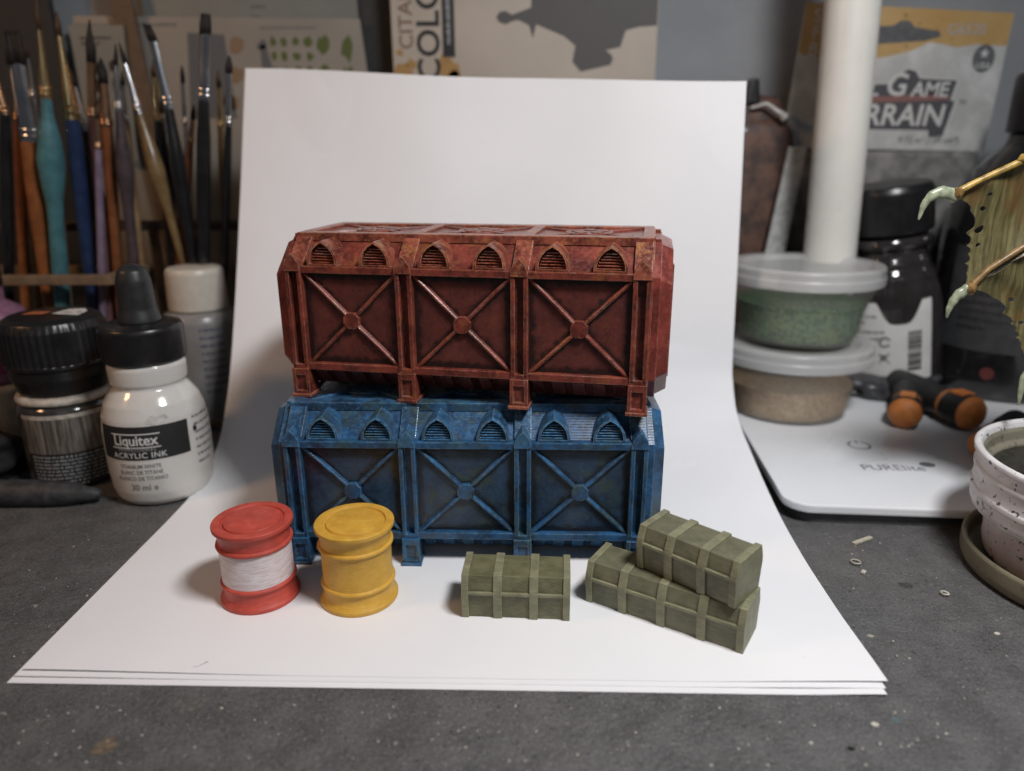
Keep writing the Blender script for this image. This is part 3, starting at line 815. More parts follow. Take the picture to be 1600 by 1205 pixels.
def brush(label, tip, fer0, fer1, bottom, rads, fm, hm, bristle, bulge=None, flat=False, y=340):
    """tip -> ferrule start -> ferrule end -> handle bottom (x, z at depth y)"""
    T = thing("paintbrush", label, "paintbrush", (0, 0, 0), 0, "paintbrushes in the rack")
    v = lambda p: Vector((p[0], y, p[1]))
    t, a, b, e = v(tip), v(fer0), v(fer1), v(bottom)
    dirn = (e - b).normalized(); e = b + dirn * ((b.z - 4.8) / -dirn.z)      # down to the base board
    r0, r1, rh = (q * .9 for q in rads)
    if bulge: bulge *= .95
    fl = .45 if flat else 1.0
    rb_ = random.Random(int(abs(tip[0] * 10)) + 3); V = []; F = []
    ax_ = (t - a); nh = 26 if flat else 20
    for q in range(nh):                                  # strands of hair gathered into one tuft
        an = q * 2.399; rr_ = math.sqrt((q + .5) / nh) * r0 * .85
        off = Vector((math.cos(an) * rr_, math.sin(an) * rr_ * fl, 0)) if not flat else Vector((r0 * .9 * (2 * q / (nh - 1) - 1), rb_.uniform(-.4, .4) * r0, 0))
        k_end = rb_.uniform(.86, 1.0) if flat else 1.0 - .28 * rb_.random() ** 2
        conv = .95 if flat else .12
        b0 = a + off; b1 = a + ax_ * .45 * k_end + off * (1.02 if flat else 1.05); b2 = a + ax_ * k_end + off * conv + Vector((rb_.uniform(-.25, .25), rb_.uniform(-.2, .2), 0))
        w_ = r0 * (.30 if flat else .42)
        v_, f_ = tube_data([b0 - ax_.normalized() * .5, b1, b1.lerp(b2, .6), b2], [w_, w_ * .95, w_ * .6, .05], 5)
        n_ = len(V); V += v_; F += [tuple(n_ + i_ for i_ in ff) for ff in f_]
    br = mesh("bristles", V, F, bristle, T, True); br["kind"] = "stuff"
    fe = tube("ferrule", [a, a + (b - a) * .55, b], [r0, (r0 + r1) / 2, r1], fm, T, 18, fl)
    for k in (.84, .92):
        c = a + (b - a) * k; d = (b - a).normalized()
        tube("crimp", [c - d * .7, c - d * .3, c + d * .3, c + d * .7], [r1 * .98, r1 * 1.14, r1 * 1.14, r1 * .98], fm, fe, 18, fl)
    L = (e - b).length
    if bulge: prof = [(0, r1 * .92), (.05, r1 * 1.1), (.12, bulge * .82), (.18, bulge), (.24, bulge * .88), (.31, rh * 1.08), (.38, rh), (.55, rh * 1.1), (1, rh * .9)]
    else: prof = [(0, r1 * .95), (.12, max(r1, rh) * 1.05), (.35, rh * 1.08), (.7, rh * .9), (1, rh * .55)]
    tube("handle", [b + (e - b) * k for k, _ in prof], [r for _, r in prof], hm, T, 20)
brush("black brush with copper ferrule at the far left edge", (-222.5, 166), (-221.8, 158), (-220.5, 138.4), (-233.5, 71.1), (1.2, 2.0, 2.6), M['ferrule_copper'], HD['black'], M['bristle_dark'], y=338)
brush("wide flat brush with dull ferrule and orange brown handle", (-211.4, 173), (-211.6, 159), (-213.0, 127.2), (-217.1, 68.1), (3.8, 4.3, 3.7), M['ferrule'], HD['orange'], M['bristle_dark'], flat=True, y=339)
brush("teal brush with a fat bulbous handle and long pointed tip", (-196.5, 185), (-197.8, 172.0), (-200.2, 144.6), (-210.7, 52.8), (1.0, 2.6, 3.6), M['ferrule_gold'], HD['teal'], M['bristle_brown'], bulge=6.0, y=336)
brush("navy blue brush with brass ferrule beside the teal brush", (-191.4, 179.3), (-192.1, 170.2), (-192.8, 136.2), (-197.1, 71.0), (1.2, 3.4, 3.2), M['ferrule_gold'], HD['navy'], M['bristle_brown'], y=340)
brush("mauve brush with long dark pointed bristles", (-180.2, 177), (-182.4, 160.2), (-186.2, 136.9), (-192.3, 70.9), (2.0, 2.2, 2.3), M['ferrule_copper'], HD['mauve'], M['bristle_dark'], y=344)
brush("red brown brush with short copper ferrule", (-179.6, 162), (-180.2, 152), (-181.8, 133.5), (-188.1, 67.9), (2.0, 2.9, 2.6), M['ferrule_copper'], HD['brown'], M['bristle_dark'], y=347)
brush("plum grey brush with nickel ferrule and swelling handle", (-169.6, 167), (-170.9, 158.8), (-172.7, 140.3), (-177.3, 67.9), (.9, 1.9, 2.4), M['ferrule'], HD['plum'], M['bristle_dark'], bulge=3.9, y=342)
brush("olive gold brush leaning right with a slim nickel ferrule", (-170.0, 168), (-168.8, 160.1), (-165.6, 138.7), (-156.0, 76.7), (1.0, 1.9, 2.2), M['ferrule'], HD['olive'], M['bristle_dark'], bulge=4.2, y=346)
brush("black brush with shiny silver ferrule leaning left, short square bristles", (-155.6, 175.0), (-153.4, 168.3), (-150.6, 140.7), (-148.6, 76.7), (1.8, 2.3, 2.8), M['ferrule'], HD['black'], M['bristle_dark'], bulge=3.6, flat=True, y=342)
brush("tall black brush with gold glinting ferrule next to the paper", (-128.6, 178.6), (-129.8, 170.7), (-134.0, 144.1), (-143.0, 76.7), (2.3, 2.6, 3.2), M['ferrule'], HD['black'], M['bristle_dark'], flat=True, y=340)
brush("thin black brush with frayed tip closest to the paper", (-122.2, 162.5), (-123.1, 155.6), (-125.9, 133.5), (-134.4, 79.6), (1.5, 1.6, 1.8), M['ferrule'], HD['black'], M['bristle_dark'], y=344)
brush("rust brown brush leaning left behind the olive one", (-142.8, 143), (-143.9, 137), (-146.3, 126.9), (-157.5, 79.7), (1.2, 1.5, 2.2), M['ferrule_copper'], HD['rust'], M['bristle_dark'], y=350)
brush("orange brown brush handle at the left picture edge", (-217, 166), (-219, 156), (-223.0, 136), (-234.5, 68.2), (1.6, 2.4, 2.6), M['ferrule_copper'], HD['orange'], M['bristle_dark'], y=350)
brush("ochre yellow brush behind the wide flat brush", (-216.0, 150), (-217.0, 143), (-219.0, 125), (-226.5, 71.1), (1.5, 2.0, 2.6), M['ferrule'], HD['ochre'], M['bristle_dark'], y=348)
brush("lilac brush handle between the navy and red brown brushes", (-177.5, 143), (-179.0, 137), (-181.0, 124), (-189.0, 70), (1.2, 1.6, 1.7), M['ferrule_copper'], HD['lilac'], M['bristle_brown'], y=335)
HD['cream'] = lacquer("cream_lacquer", (.32, .27, .17)); HD['maroon'] = lacquer("maroon_lacquer", (.10, .025, .022)); HD['grey'] = lacquer("grey_lacquer", (.12, .12, .125))
brush("thin cream brush handle between the wide flat brush and the teal one", (-204.5, 152), (-205.0, 146), (-206.4, 130), (-212, 70), (.9, 1.3, 1.6), M['ferrule'], HD['cream'], M['bristle_brown'], y=346)
brush("slim dark brush with thin silver ferrule between teal and navy brushes", (-194.5, 158), (-194.2, 151), (-192.6, 132), (-189, 70), (.8, 1.4, 1.7), M['ferrule'], HD['black'], M['bristle_dark'], y=349)
brush("short grey brush with broad silver ferrule between olive and black brushes", (-157.0, 148), (-157.2, 140), (-157.6, 124), (-159, 70), (2.2, 2.4, 2.2), M['ferrule'], HD['grey'], M['bristle_dark'], y=354)
brush("maroon brush handle low behind the red brown brush", (-184.0, 140), (-184.6, 134), (-186, 120), (-193, 70), (1.1, 1.6, 2.0), M['ferrule'], HD['maroon'], M['bristle_dark'], y=352)
brush("amber brown brush behind the tall black brush", (-139.0, 146), (-140.0, 140), (-142.2, 124), (-150, 76), (1.2, 1.7, 2.1), M['ferrule_gold'], HD['orange'], M['bristle_brown'], y=353)
brush("dark plum brush half hidden by the paper edge", (-117.5, 148), (-118.2, 142), (-120.0, 126), (-126, 78), (1.2, 1.7, 2.2), M['ferrule_copper'], HD['plum'], M['bristle_dark'], y=350)
HD['steel'] = simple("brushed_steel_handle", (.50, .50, .52), .3, .04, .2, metal=1.0); HD['tan'] = lacquer("tan_lacquer", (.30, .19, .10))
brush("steel handled brush between the flat brush and the left edge", (-214.5, 170), (-214.8, 163), (-215.6, 146), (-221, 70), (.9, 1.3, 1.5), M['ferrule'], HD['steel'], M['bristle_brown'], y=352)
brush("tan brush handle directly behind the teal bulb", (-201.5, 166), (-202.0, 160), (-203.2, 142), (-206, 70), (1.0, 1.5, 1.8), M['ferrule_copper'], HD['tan'], M['bristle_dark'], y=356)
brush("tan brush between the mauve and plum brushes", (-175.6, 158), (-175.9, 152), (-177.0, 136), (-181, 70), (1.0, 1.5, 1.7), M['ferrule'], HD['tan'], M['bristle_dark'], y=356)
brush("steel handled brush right of the olive brush", (-149.0, 160), (-149.6, 153), (-151.0, 134), (-156, 74), (1.0, 1.4, 1.5), M['ferrule'], HD['steel'], M['bristle_dark'], y=358)
brush("olive brush standing upright behind the tall black brush", (-132.5, 158), (-133.0, 151), (-134.4, 133), (-139, 74), (1.1, 1.6, 1.9), M['ferrule_gold'], HD['olive'], M['bristle_brown'], y=357)
brush("dark brush with dull tip behind the olive brush", (-158.5, 163), (-159.2, 155), (-160.6, 136), (-163, 72), (1.6, 2.0, 2.4), M['ferrule_gold'], HD['black'], M['bristle_brown'], y=352)

# ------------------------------------------------------------------ desk lamp: base plate and pole
PADZ = 7.4
T = thing("desk_lamp", "white desk lamp, flat glossy base plate and thick round pole", "lamp", (93.5, 222.6, 0), R(-5.0))
def rrect(x0, x1, y0, y1, r, n=8):
    out = []
    for cx, cy, a0 in ((x1 - r, y1 - r, 0), (x0 + r, y1 - r, 90), (x0 + r, y0 + r, 180), (x1 - r, y0 + r, 270)):
        for k in range(n + 1):
            a = R(a0 + 90 * k / n); out.append((cx + r * math.cos(a), cy + r * math.sin(a)))
    return out
bm = bmesh.new(); prism_bm(bm, rrect(0, 190, 0, 175, 9), lambda p, k: (p[0], p[1], (4.2, PADZ)[k]), .7); bs = bm_obj("base_plate", bm, M['pad_white'], T)
bm = bmesh.new(); prism_bm(bm, rrect(2.5, 187, 2.0, 172, 8), lambda p, k: (p[0], p[1], (0, 4.1)[k])); bm_obj("base_foot", bm, M['pad_side'], T)
def onpad(x0, y0, rz):
    c, s_ = math.cos(rz), math.sin(rz)
    return lambda x, y: (x0 + c * x - s_ * y, y0 + s_ * x + c * y, PADZ + .05)
ca, sa = math.cos(R(5)), math.sin(R(5))
def pad_local(X, Y):
    dx, dy = X - 93.5, Y - 222.6; return (dx * ca - dy * sa, dx * sa + dy * ca)
lx, ly = pad_local(144.0, 252.0)
lettering("PURElite", 7.2, onpad(lx, ly, R(2)), M['ink_grey'], bs, sx=.92)
lx2, ly2 = pad_local(158.6, 255.0)
shape2d("logo_dot", [circle2d(0, 0, 2.9, 24, 2.3)], onpad(lx2, ly2, 0), M['ink_grey'], bs)
lx3, ly3 = pad_local(141.5, 274.5)
shape2d("power_mark", ring2d(0, 0, 3.7, 4.5, 115, 425) + [[(-.4, 2.2), (.4, 2.2), (.4, 5.4), (-.4, 5.4)]], onpad(lx3, ly3, 0), M['ink_grey'], bs)
pl = pad_local(154.8, 350)
p0 = Vector((pl[0], pl[1], PADZ - .2)); p1 = Vector((pl[0] - 9.2, pl[1], 270))
tube("pole", [p0, p0 + (p1 - p0) * .03, p0 + (p1 - p0) * .5, p1], [12.6, 11.9, 11.6, 11.4], M['lamp_white'], T, 40)

# ------------------------------------------------------------------ plastic tubs
def clear_plastic(name, tint, clear, rough=.28):
    """milky plastic: part of the light passes straight through, the rest meets a pale glossy surface"""
    s = NT(name)
    m = s.set(**{'Base Color': tint, 'Roughness': rough, 'Specular IOR Level': .6, 'Normal': s.bump(s.noise(.25, 3), .08, .3)})
    tr = s.n.new('ShaderNodeBsdfTransparent'); mx = s.n.new('ShaderNodeMixShader'); mx.inputs[0].default_value = clear
    s.l(s.b.outputs[0], mx.inputs[1]); s.l(tr.outputs[0], mx.inputs[2]); s.l(mx.outputs[0], s.out.inputs['Surface'])
    return m
M['tub'] = clear_plastic("cloudy_tub_plastic", (.66, .66, .64), .90, .22); M['tub_lid'] = clear_plastic("cloudy_lid_plastic", (.70, .70, .69), .55, .3)
def grains(name, a, b, c_, dk=.6):
    s = NT(name)
    n = s.noise(.6, 4, .75); n2 = s.noise(.12, 3, .6)
    c = s.mix(s.ramp(n, .40, .60), tuple(q * dk for q in a), b); c = s.mix(s.ramp(n2, .5, .7, 0, .6), c, c_)
    return s.set(**{'Base Color': c, 'Roughness': .9, 'Normal': s.bump(n, .8, .6)})
M['flock'] = grains("green_flock", (.05, .12, .05), (.13, .24, .10), (.20, .25, .09))
M['sand'] = grains("tan_sand", (.34, .23, .13), (.50, .35, .20), (.58, .42, .25), .95)
def tub(label, loc, lidR, fill, fname, f0, f1, z1):
    T = thing("plastic_tub", label, "tub", loc, 0, "stacked round plastic tubs")
    k = lidR / 36.0
    out = [(0, 0), (26.6 * k, 0), (27.6 * k, .8), (30.0 * k, z1 * .62), (30.7 * k, z1 * .62), (30.8 * k, z1 * .65), (33.2 * k, z1 - 1), (33.2 * k, z1)]
    inn = [(32.4 * k, z1), (32.4 * k, z1 - 1), (30.0 * k, z1 * .66), (29.2 * k, z1 * .62), (26.9 * k, 1.2), (25.8 * k, .8), (0, .8)]
    lathe("tub_wall", out + inn, M['tub'], T, 72, 40)
    lathe("lid", rounded([(0, z1 + 4.6), (27 * k, z1 + 4.6), (29.5 * k, z1 + 6.8), (34.6 * k, z1 + 7.2), (35.6 * k, z1 + 6.0), (35.4 * k, z1 + 3.2), (36.0 * k, z1 + 2.6), (36.0 * k, z1 - .6), (35.2 * k, z1 - 1.4), (34.4 * k, z1 - .4), (33.9 * k, z1 + 2.0), (33.4 * k, z1 + 3.4), (0, z1 + 3.6)], .5, 2), M['tub_lid'], T, 72, 40)
    def ra(z): return (26.4 + (29.0 - 26.4) * min(1, z / (z1 * .62))) * k - .25 if z < z1 * .62 else (29.6 * k + (z - z1 * .62) * .2)
    rn = random.Random(4)
    prof = [(0, 1.0), (25.2 * k, 1.0)] + [(ra(f1 * q / 5) , max(1.2, f1 * q / 5)) for q in range(1, 6)] + [(ra(f1) * .7, f1 + .8), (0, f1 + 1.6)]
    lathe(fname, prof, fill, T, 64, 60, lambda a, z: 0.12 * math.sin(7 * a + z))
    return T
tub("lower round plastic tub of tan sand standing on the lamp base", (128.0, 322, PADZ), 35.0, M['sand'], "sand", 0, 14.5, 26.5)
tub("upper round plastic tub filled with green flock", (131.0, 325, PADZ + 33.8), 33.6, M['flock'], "flock", 0, 17.0, 26.5)

# ------------------------------------------------------------------ tilted black bottle with white label
T = thing("black_ink_bottle", "tilted dark bottle with black screw cap and white barcode label", "bottle", (193.5, 357, PADZ + 3.2), 0, rot=(0, R(-8.5), 0))
M['dark_glass'] = simple("dark_brown_bottle", (.030, .027, .027), .08, .15, .1, coat=1.0)
lathe("glass", rounded([(0, 0), (22.5, 0), (24.2, 1.5), (24.4, 8), (24.3, 30), (23.6, 42), (22.6, 48), (21.2, 52), (20.9, 54.5), (19.6, 57.5), (18.6, 59), (18.4, 61.5), (16.9, 64.5), (16.4, 67), (18.8, 69), (19.4, 71), (18.4, 73.4), (16, 74), (0, 75)], .8, 3), M['dark_glass'], T, 72, 50)
lathe("cap", rounded([(0, 75.2), (19.0, 75.2), (19.6, 76), (19.5, 94), (18.2, 97.2), (0, 98)], .7, 3), M['black_plastic'], T, 120, 40, ribs_wob(40, .3, 77, 93))
bbr = prof_r([(22.5, 0), (24.2, 1.5), (24.4, 8), (24.3, 30), (23.6, 42), (21.5, 51), (19.2, 57), (17.8, 63), (0, 63)])
RBt = lambda z: bbr(z) + .2
thb = R(-27)
lb = patch("label", -20, 21, 6.5, 44, wrap(RBt, thb, 0), M['white_label'], T, 36, 14, top=lambda x: 47.5 - 13.0 * math.exp(-((x - 5.5) / 9.0) ** 4))
patch("label_band", -20, 21, 2.8, 6.5, wrap(RBt, thb, 0), M['ink_black'], T, 36, 1)
rr = random.Random(12); RB2 = lambda z: RBt(z) + .1
shape2d("lettering", word_bars(2, -17, -4, 38, 3.0, 1.5, rr) + word_bars(3, -17, -1, 30.5, 3.3, 1.5, rr), wrap(RB2, thb, 0), M['ink_grey'], lb)
rb = random.Random(5); bars = []; y_ = 11.5
while y_ < 30.5:
    h_ = rb.choice((.28, .28, .55, .85, 1.2)); bars += [[(9 + q * 1.3, y_), (10.3 + q * 1.3, y_), (10.3 + q * 1.3, y_ + h_), (9 + q * 1.3, y_ + h_)] for q in range(5)]; y_ += h_ + rb.choice((.3, .3, .55))
shape2d("barcode", bars, wrap(RB2, thb, 0), M['ink_black'], lb)
shape2d("hazard_diamond", [[(-11.5, 13.2), (-6.6, 19.4), (-7.6, 19.4), (-11.5, 14.5)], [(-6.6, 19.4), (-11.5, 25.6), (-11.5, 24.3), (-7.6, 19.4)],
                           [(-11.5, 25.6), (-16.4, 19.4), (-15.4, 19.4), (-11.5, 24.3)], [(-16.4, 19.4), (-11.5, 13.2), (-11.5, 14.5), (-15.4, 19.4)]], wrap(RB2, thb, 0), M['ink_red'], lb)
shape2d("hazard_symbol", [circle2d(-11.5, 17.8, 1.6, 14), [(-12.1, 19), (-10.9, 19), (-11.0, 22.6), (-12.0, 22.6)]], wrap(RB2, thb, 0), M['ink_grey'], lb)
shape2d("recycling_mark", ring2d(-1, 26.3, 1.7, 2.7, 20, 330), wrap(RB2, thb, 0), M['ink_grey'], lb)
shape2d("bin_mark", [[(-3.6, 15.5), (1.4, 20.5), (1.0, 20.9), (-4.0, 15.9)], [(-4.0, 20.5), (1.0, 15.5), (1.4, 15.9), (-3.6, 20.9)], [(-2.8, 17), (-.2, 17), (.2, 20), (-3.2, 20)]], wrap(RB2, thb, 0), M['ink_grey'], lb)
shape2d("lettering", word_bars(1, 7.5, 17, 8.2, 2, 1.1, rr), wrap(RB2, thb, 0), M['ink_grey'], lb)
shape2d("lettering", word_bars(1, -6, 26, 4.0, 2, 1.2, rr), wrap(RB2, thb, 0), M['ink_silver'], lb)

# ------------------------------------------------------------------ crumpled black bag behind tubs
bm = bmesh.new(); bmesh.ops.create_icosphere(bm, subdivisions=4, radius=1)
rn = random.Random(9); ph = [(rn.uniform(.8, 3.0), Vector((rn.uniform(-1, 1), rn.uniform(-1, 1), rn.uniform(-1, 1))).normalized(), rn.uniform(0, 6)) for _ in range(12)]
for v in bm.verts:
    k = 1 + sum(.07 * math.sin(f_ * 3 * v.co.dot(d_) + p_) for f_, d_, p_ in ph)
    v.co = Vector((v.co.x * 26 * k, v.co.y * 12 * k, max(0, 5 + v.co.z * 7 * k)))
o = bm_obj("plastic_bag", bm, simple("grey_bag_film", (.055, .055, .06), .28, .2, .2, bump=.5, bscale=.4), None, True)
o.location = Vector((178, 341, PADZ)) * MM; tag(o, "crumpled dark grey plastic bag on the lamp base at the black bottle's foot", "bag")

# ------------------------------------------------------------------ big black bottle behind the wing
T = thing("large_black_bottle", "large glossy black bottle with grey label behind the dragon wing", "bottle", (246, 354, PADZ), 0)
M['gloss_black'] = simple("gloss_black_plastic", (.013, .013, .014), .16, .1, .2, coat=.5)
lathe("bottle_body", rounded([(0, 0), (30, 0), (33, 2), (34, 8), (34, 78), (32, 92), (27, 104), (19, 113), (15, 117), (14, 122), (0, 122)], 2, 3), M['gloss_black'], T, 64, 60)
lathe("cap", rounded([(0, 122.2), (15.5, 122.2), (15.5, 146), (14, 148), (0, 148)], .8, 2), M['black_plastic'], T, 90, 40, ribs_wob(30, .5, 124, 145))
lb = patch("label", -17, 19, 24, 72, wrap(34.2, R(-52), 0), simple("dark_grey_label", (.045, .047, .050), .5), T, 30, 4)
rr = random.Random(21)
shape2d("lettering", word_bars(7, -10, 12, 58, 4.0, 1.6, rr), wrap(34.35, R(-52), 0), ink("dim_print", (.016, .016, .017)), lb)
shape2d("red_spot", [circle2d(0, 0, 3.0, 16)], wrap(34.3, R(-40), 14), ink("dim_red", (.10, .02, .018)), T)

# ------------------------------------------------------------------ orange tipped tool handles on the lamp base
M['orange_grip'] = simple("orange_grip_plastic", (.70, .24, .06), .5, .08, .3); M['black_grip'] = simple("black_grip_rubber", (.022, .021, .021), .5, .15, .4)
def handle(label, loc, dirn, r, L):
    az = math.atan2(dirn[0], dirn[1])
    T = thing("tool_handle", label, "tool", loc, 0, "orange tipped tool handles", rot=(R(-90), 0, -az))
    # lathe axis is local z, laid along dirn; z = 0 at the end facing the camera
    lathe("end_button", rounded([(0, -2.6), (r * .45, -2.2), (r * .8, -.8), (r * .94, .8), (r * .96, 2.2), (r * .9, 2.6)], .6, 3), M['orange_grip'], T, 36, 60)
    lathe("grip", rounded([(r * .88, 1.2), (r * .98, 2.0), (r, 4), (r * .99, 9), (r * .86, 13), (r * .80, 16), (r * .86, 20), (r * .95, 28), (r * .9, L), (0, L)], .5, 2), M['black_grip'], T, 36, 60)
    bm = bmesh.new(); box_bm(bm, (0, -r * .84, 7.5), (r * .85, r * .42, 7), .6)
    bm_obj("inlay", bm, M['orange_grip'], T)
    lathe("collar", rounded([(r * .85, 12.6), (r * .93, 13.0), (r * .88, 14.6), (r * .8, 15)], .2, 2), simple("orange_collar", (.40, .15, .05), .5), T, 36, 60)
    return T
handle("orange tipped black tool handle nearest the plastic tubs", (168.0, 292, PADZ + 7.0), (.50, .87), 7.0, 44)
handle("orange tipped black tool handle in the middle of the three", (195.5, 289, PADZ + 7.8), (-.22, .97), 7.7, 46)
handle("orange tipped black tool handle half hidden by the paint tin", (180.5, 258, PADZ + 6.1), (.75, .65), 6.0, 40)

# ------------------------------------------------------------------ paint water tin in a saucer
def speckled(name, base, spot, amt, rough=.45):
    s = NT(name)
    c = s.mix(s.ramp(s.noise(.12, 4), .3, .7), tuple(x * .82 for x in base), base)
    c = s.mix(s.math('MULTIPLY', s.ramp(s.noise(.42, 3, .6), .62, .66), amt), c, spot)
    c = s.mix(s.math('MULTIPLY', s.ramp(s.noise(.9, 2, .5, s.rnd, (1, 1, .4)), .70, .74), amt), c, spot)
    return s.set(**{'Base Color': c, 'Roughness': rough, 'Normal': s.bump(s.noise(.8, 4), .15, .2)})
M['tin'] = speckled("chipped_white_enamel", (.74, .72, .72), (.05, .045, .04), .95); M['tin_in'] = speckled("grimy_enamel", (.24, .22, .165), (.07, .055, .035), .9)
M['tin_low'] = speckled("pinkish_enamel", (.50, .44, .44), (.03, .03, .03), .9)
T = thing("paint_tin", "chipped white round tin of dark paint water at the right edge", "tin", (173.5, 188, 3.2), 0)
sc_ = lambda P, a, b: [(r * a, z * b) for r, z in P]
lathe("lower_ring", rounded(sc_([(0, 0), (28.0, 0), (29.6, 1.2), (30.4, 4), (30.4, 9), (29.6, 12.8), (0, 12.8)], 1, 1.1), .7, 3), M['tin_low'], T, 96, 50)
lathe("upper_ring", rounded(sc_([(0, 13.4), (31.5, 13.4), (33.0, 14.4), (33.6, 16), (33.6, 18.6), (34.1, 19.0), (34.1, 20.4), (33.7, 20.8), (33.7, 24.6), (34.2, 25.2), (34.2, 26.2), (33.6, 26.8), (33.6, 28.8), (34.8, 29.8), (34.8, 31.0), (33.9, 31.6), (32.8, 31.0), (32.3, 29.4)], 1.06, 1.1), .35, 2), M['tin'], T, 110, 50, lambda a, z: .12 * math.sin(70 * a) if 15 < z < 21 else 0)
lathe("inner_wall", rounded(sc_([(32.4, 29.6), (31.6, 28.6), (31.4, 26), (29.8, 25.2), (29.4, 21.5)], 1.06, 1.1), .4, 2), M['tin_in'], T, 96, 60)
lathe("paint_water", sc_([(0, 24.6), (20, 24.65), (29.7, 24.6), (29.7, 24.2), (0, 24.2)], 1.06, 1.1), simple("dark_paint_water", (.028, .027, .020), .4, .35, .5, bump=.6, bscale=1.2), T, 64, 50)
o = lathe("saucer", rounded([(0, 0), (33.2, 0), (34.8, .8), (35.6, 3), (35.6, 7.4), (34.8, 8.2), (33.9, 7.4), (33.5, 3.6), (32.6, 2.8), (0, 2.8)], .6, 3), speckled("olive_grey_saucer", (.205, .185, .125), (.12, .10, .06), .6, .4), None, 110, 50)
o.location = Vector((173.5, 188, .2)) * MM; tag(o, "olive grey round saucer under the white tin", "saucer")

# ------------------------------------------------------------------ dragon wing
T = thing("dragon_figurine", "yellow green painted dragon wing with pale claws at the right edge", "figurine", (0, 0, 0))
M['wing_skin'] = NT("olive_wing_skin")
s = M['wing_skin']; st = s.noise(.35, 4, .65, s.mm, (2.2, 1, .18)); cc = s.mix(s.ramp(st, .35, .65), (.085, .072, .030), (.190, .165, .070))
cc = s.mix(s.ramp(s.noise(.09, 3, .6, s.mm), .48, .66, 0, .5), cc, (.16, .075, .022)); M['wing_skin'] = s.set(**{'Base Color': cc, 'Roughness': .42, 'Normal': s.bump(st, .5, .5)})
M['wing_bone'] = simple("amber_bone", (.46, .30, .07), .35, .25, .35, bump=.3, bscale=1.2); M['claw'] = simple("pale_claw", (.36, .40, .27), .3, .2, .4, bump=.2, bscale=1.0)
M['wing_joint'] = simple("orange_joint", (.23, .135, .045), .4, .25, .4, bump=.4, bscale=1.0)
WY = 215
def w3(p, y=WY): return Vector((p[0], y, p[1]))
def wing_membrane(left, right, sag, holes=()):
    A = catmull([w3(p) for p in left], 5); B = catmull([w3(p) for p in right], 5)
    n = 84; m = 60
    def at(C, t):
        k = t * (len(C) - 1); i = min(int(k), len(C) - 2); return C[i].lerp(C[i + 1], k - i)
    hole = set(); w_ = m + 1
    for j in range(n):
        for i in range(m):
            if any(((i + .5) / m - hu) ** 2 + (((j + .5) / n - hv) * .8) ** 2 < hr * hr for hu, hv, hr in holes): hole.add((i, j))
    def uv(i, j):
        u, v = i / m, j / n
        cells = [(i + a_, j + b_) in hole for a_ in (-1, 0) for b_ in (-1, 0)]
        if any(cells) and not all(cells):
            hu, hv, hr = min(holes, key=lambda q: (u - q[0]) ** 2 + ((v - q[1]) * .8) ** 2)
            dx_, dy_ = u - hu, (v - hv) * .8; l_ = math.hypot(dx_, dy_) or 1
            u, v = hu + dx_ / l_ * hr, hv + dy_ / l_ * hr / .8
        return u, v
    V = []; F = []
    for side in (0, 1):
        for j in range(n + 1):
            for i in range(m + 1):
                u, v = uv(i, j)
                p = at(A, max(0, min(1, v))).lerp(at(B, max(0, min(1, v))), u)
                rag = (abs(math.sin(v * 27 + 1.3 * math.sin(v * 9))) ** 6 * (1.2 + .6 * math.sin(v * 17)) - .2) * (1 - u) ** 14 * (1 if .2 < v < .75 else .2)
                y = p.y + sag * math.sin(math.pi * v) * (.3 + .7 * u) + .55 * math.sin(u * 26 + 2 * v) * min(1, u * 6) + (0 if side == 0 else .55)
                V.append((p.x - rag, y, p.z))
    N = (n + 1) * (m + 1)
    for j in range(n):
        for i in range(m):
            if (i, j) in hole: continue
            a = j * w_ + i
            F.append((a, a + 1, a + w_ + 1, a + w_)); F.append((N + a, N + a + w_, N + a + w_ + 1, N + a + 1))
            for di, dj, e0, e1 in ((-1, 0, a + w_, a), (1, 0, a + 1, a + w_ + 1), (0, -1, a, a + 1), (0, 1, a + w_ + 1, a + w_)):
                q = (i + di, j + dj)
                if q in hole or not (0 <= q[0] < m and 0 <= q[1] < n): F.append((e0, N + e0, N + e1, e1))
    bm = bmesh.new(); vv = [bm.verts.new(v) for v in V]
    for f in F: bm.faces.new([vv[i] for i in f])
    bmesh.ops.delete(bm, geom=[v for v in bm.verts if not v.link_faces], context='VERTS')
    return smooth_by_angle(bm_obj("wing_membrane", bm, M['wing_skin'], T), 60)
wing_membrane([(127.1, 109.0), (132.1, 107.2), (135.4, 102.3), (135.3, 96.8), (135.8, 92.1), (135.9, 86.5), (135.7, 82.7)],
              [(176, 133), (177, 127), (178, 122), (179, 118), (180, 114), (180, 112), (180, 111)], 5,
              [(.065, .27, .018), (.06, .45, .026), (.05, .60, .018), (.13, .17, .016)])
wing_membrane([(136.6, 82.5), (141.6, 81.3), (148.2, 77.8), (152.1, 72.8), (154.8, 68.9), (156.9, 63.8), (160.1, 57.7)],
              [(180, 111), (182, 106), (184, 100), (186, 94), (187, 88), (188, 82), (188, 76)], 5, [(.06, .35, .02), (.05, .6, .02)])
tube("wing_bone", [w3(p, 214.6) for p in ((126.4, 109.6), (132, 112.8), (138.6, 116.0), (145.2, 119.1), (161.5, 126.7), (177, 133))], [1.1, .9, .95, 1.05, 1.4, 2.2], M['wing_bone'], T, 14)
for q in range(5): tube("bone_knob", [w3((143 + q * 3.2, 118.9 + q * 1.5), 214.2), w3((144.3 + q * 3.2, 119.6 + q * 1.5), 214.0), w3((145.8 + q * 3.2, 120.3 + q * 1.5), 214.2)], [.4, 1.35, .4], M['wing_bone'], T, 10)
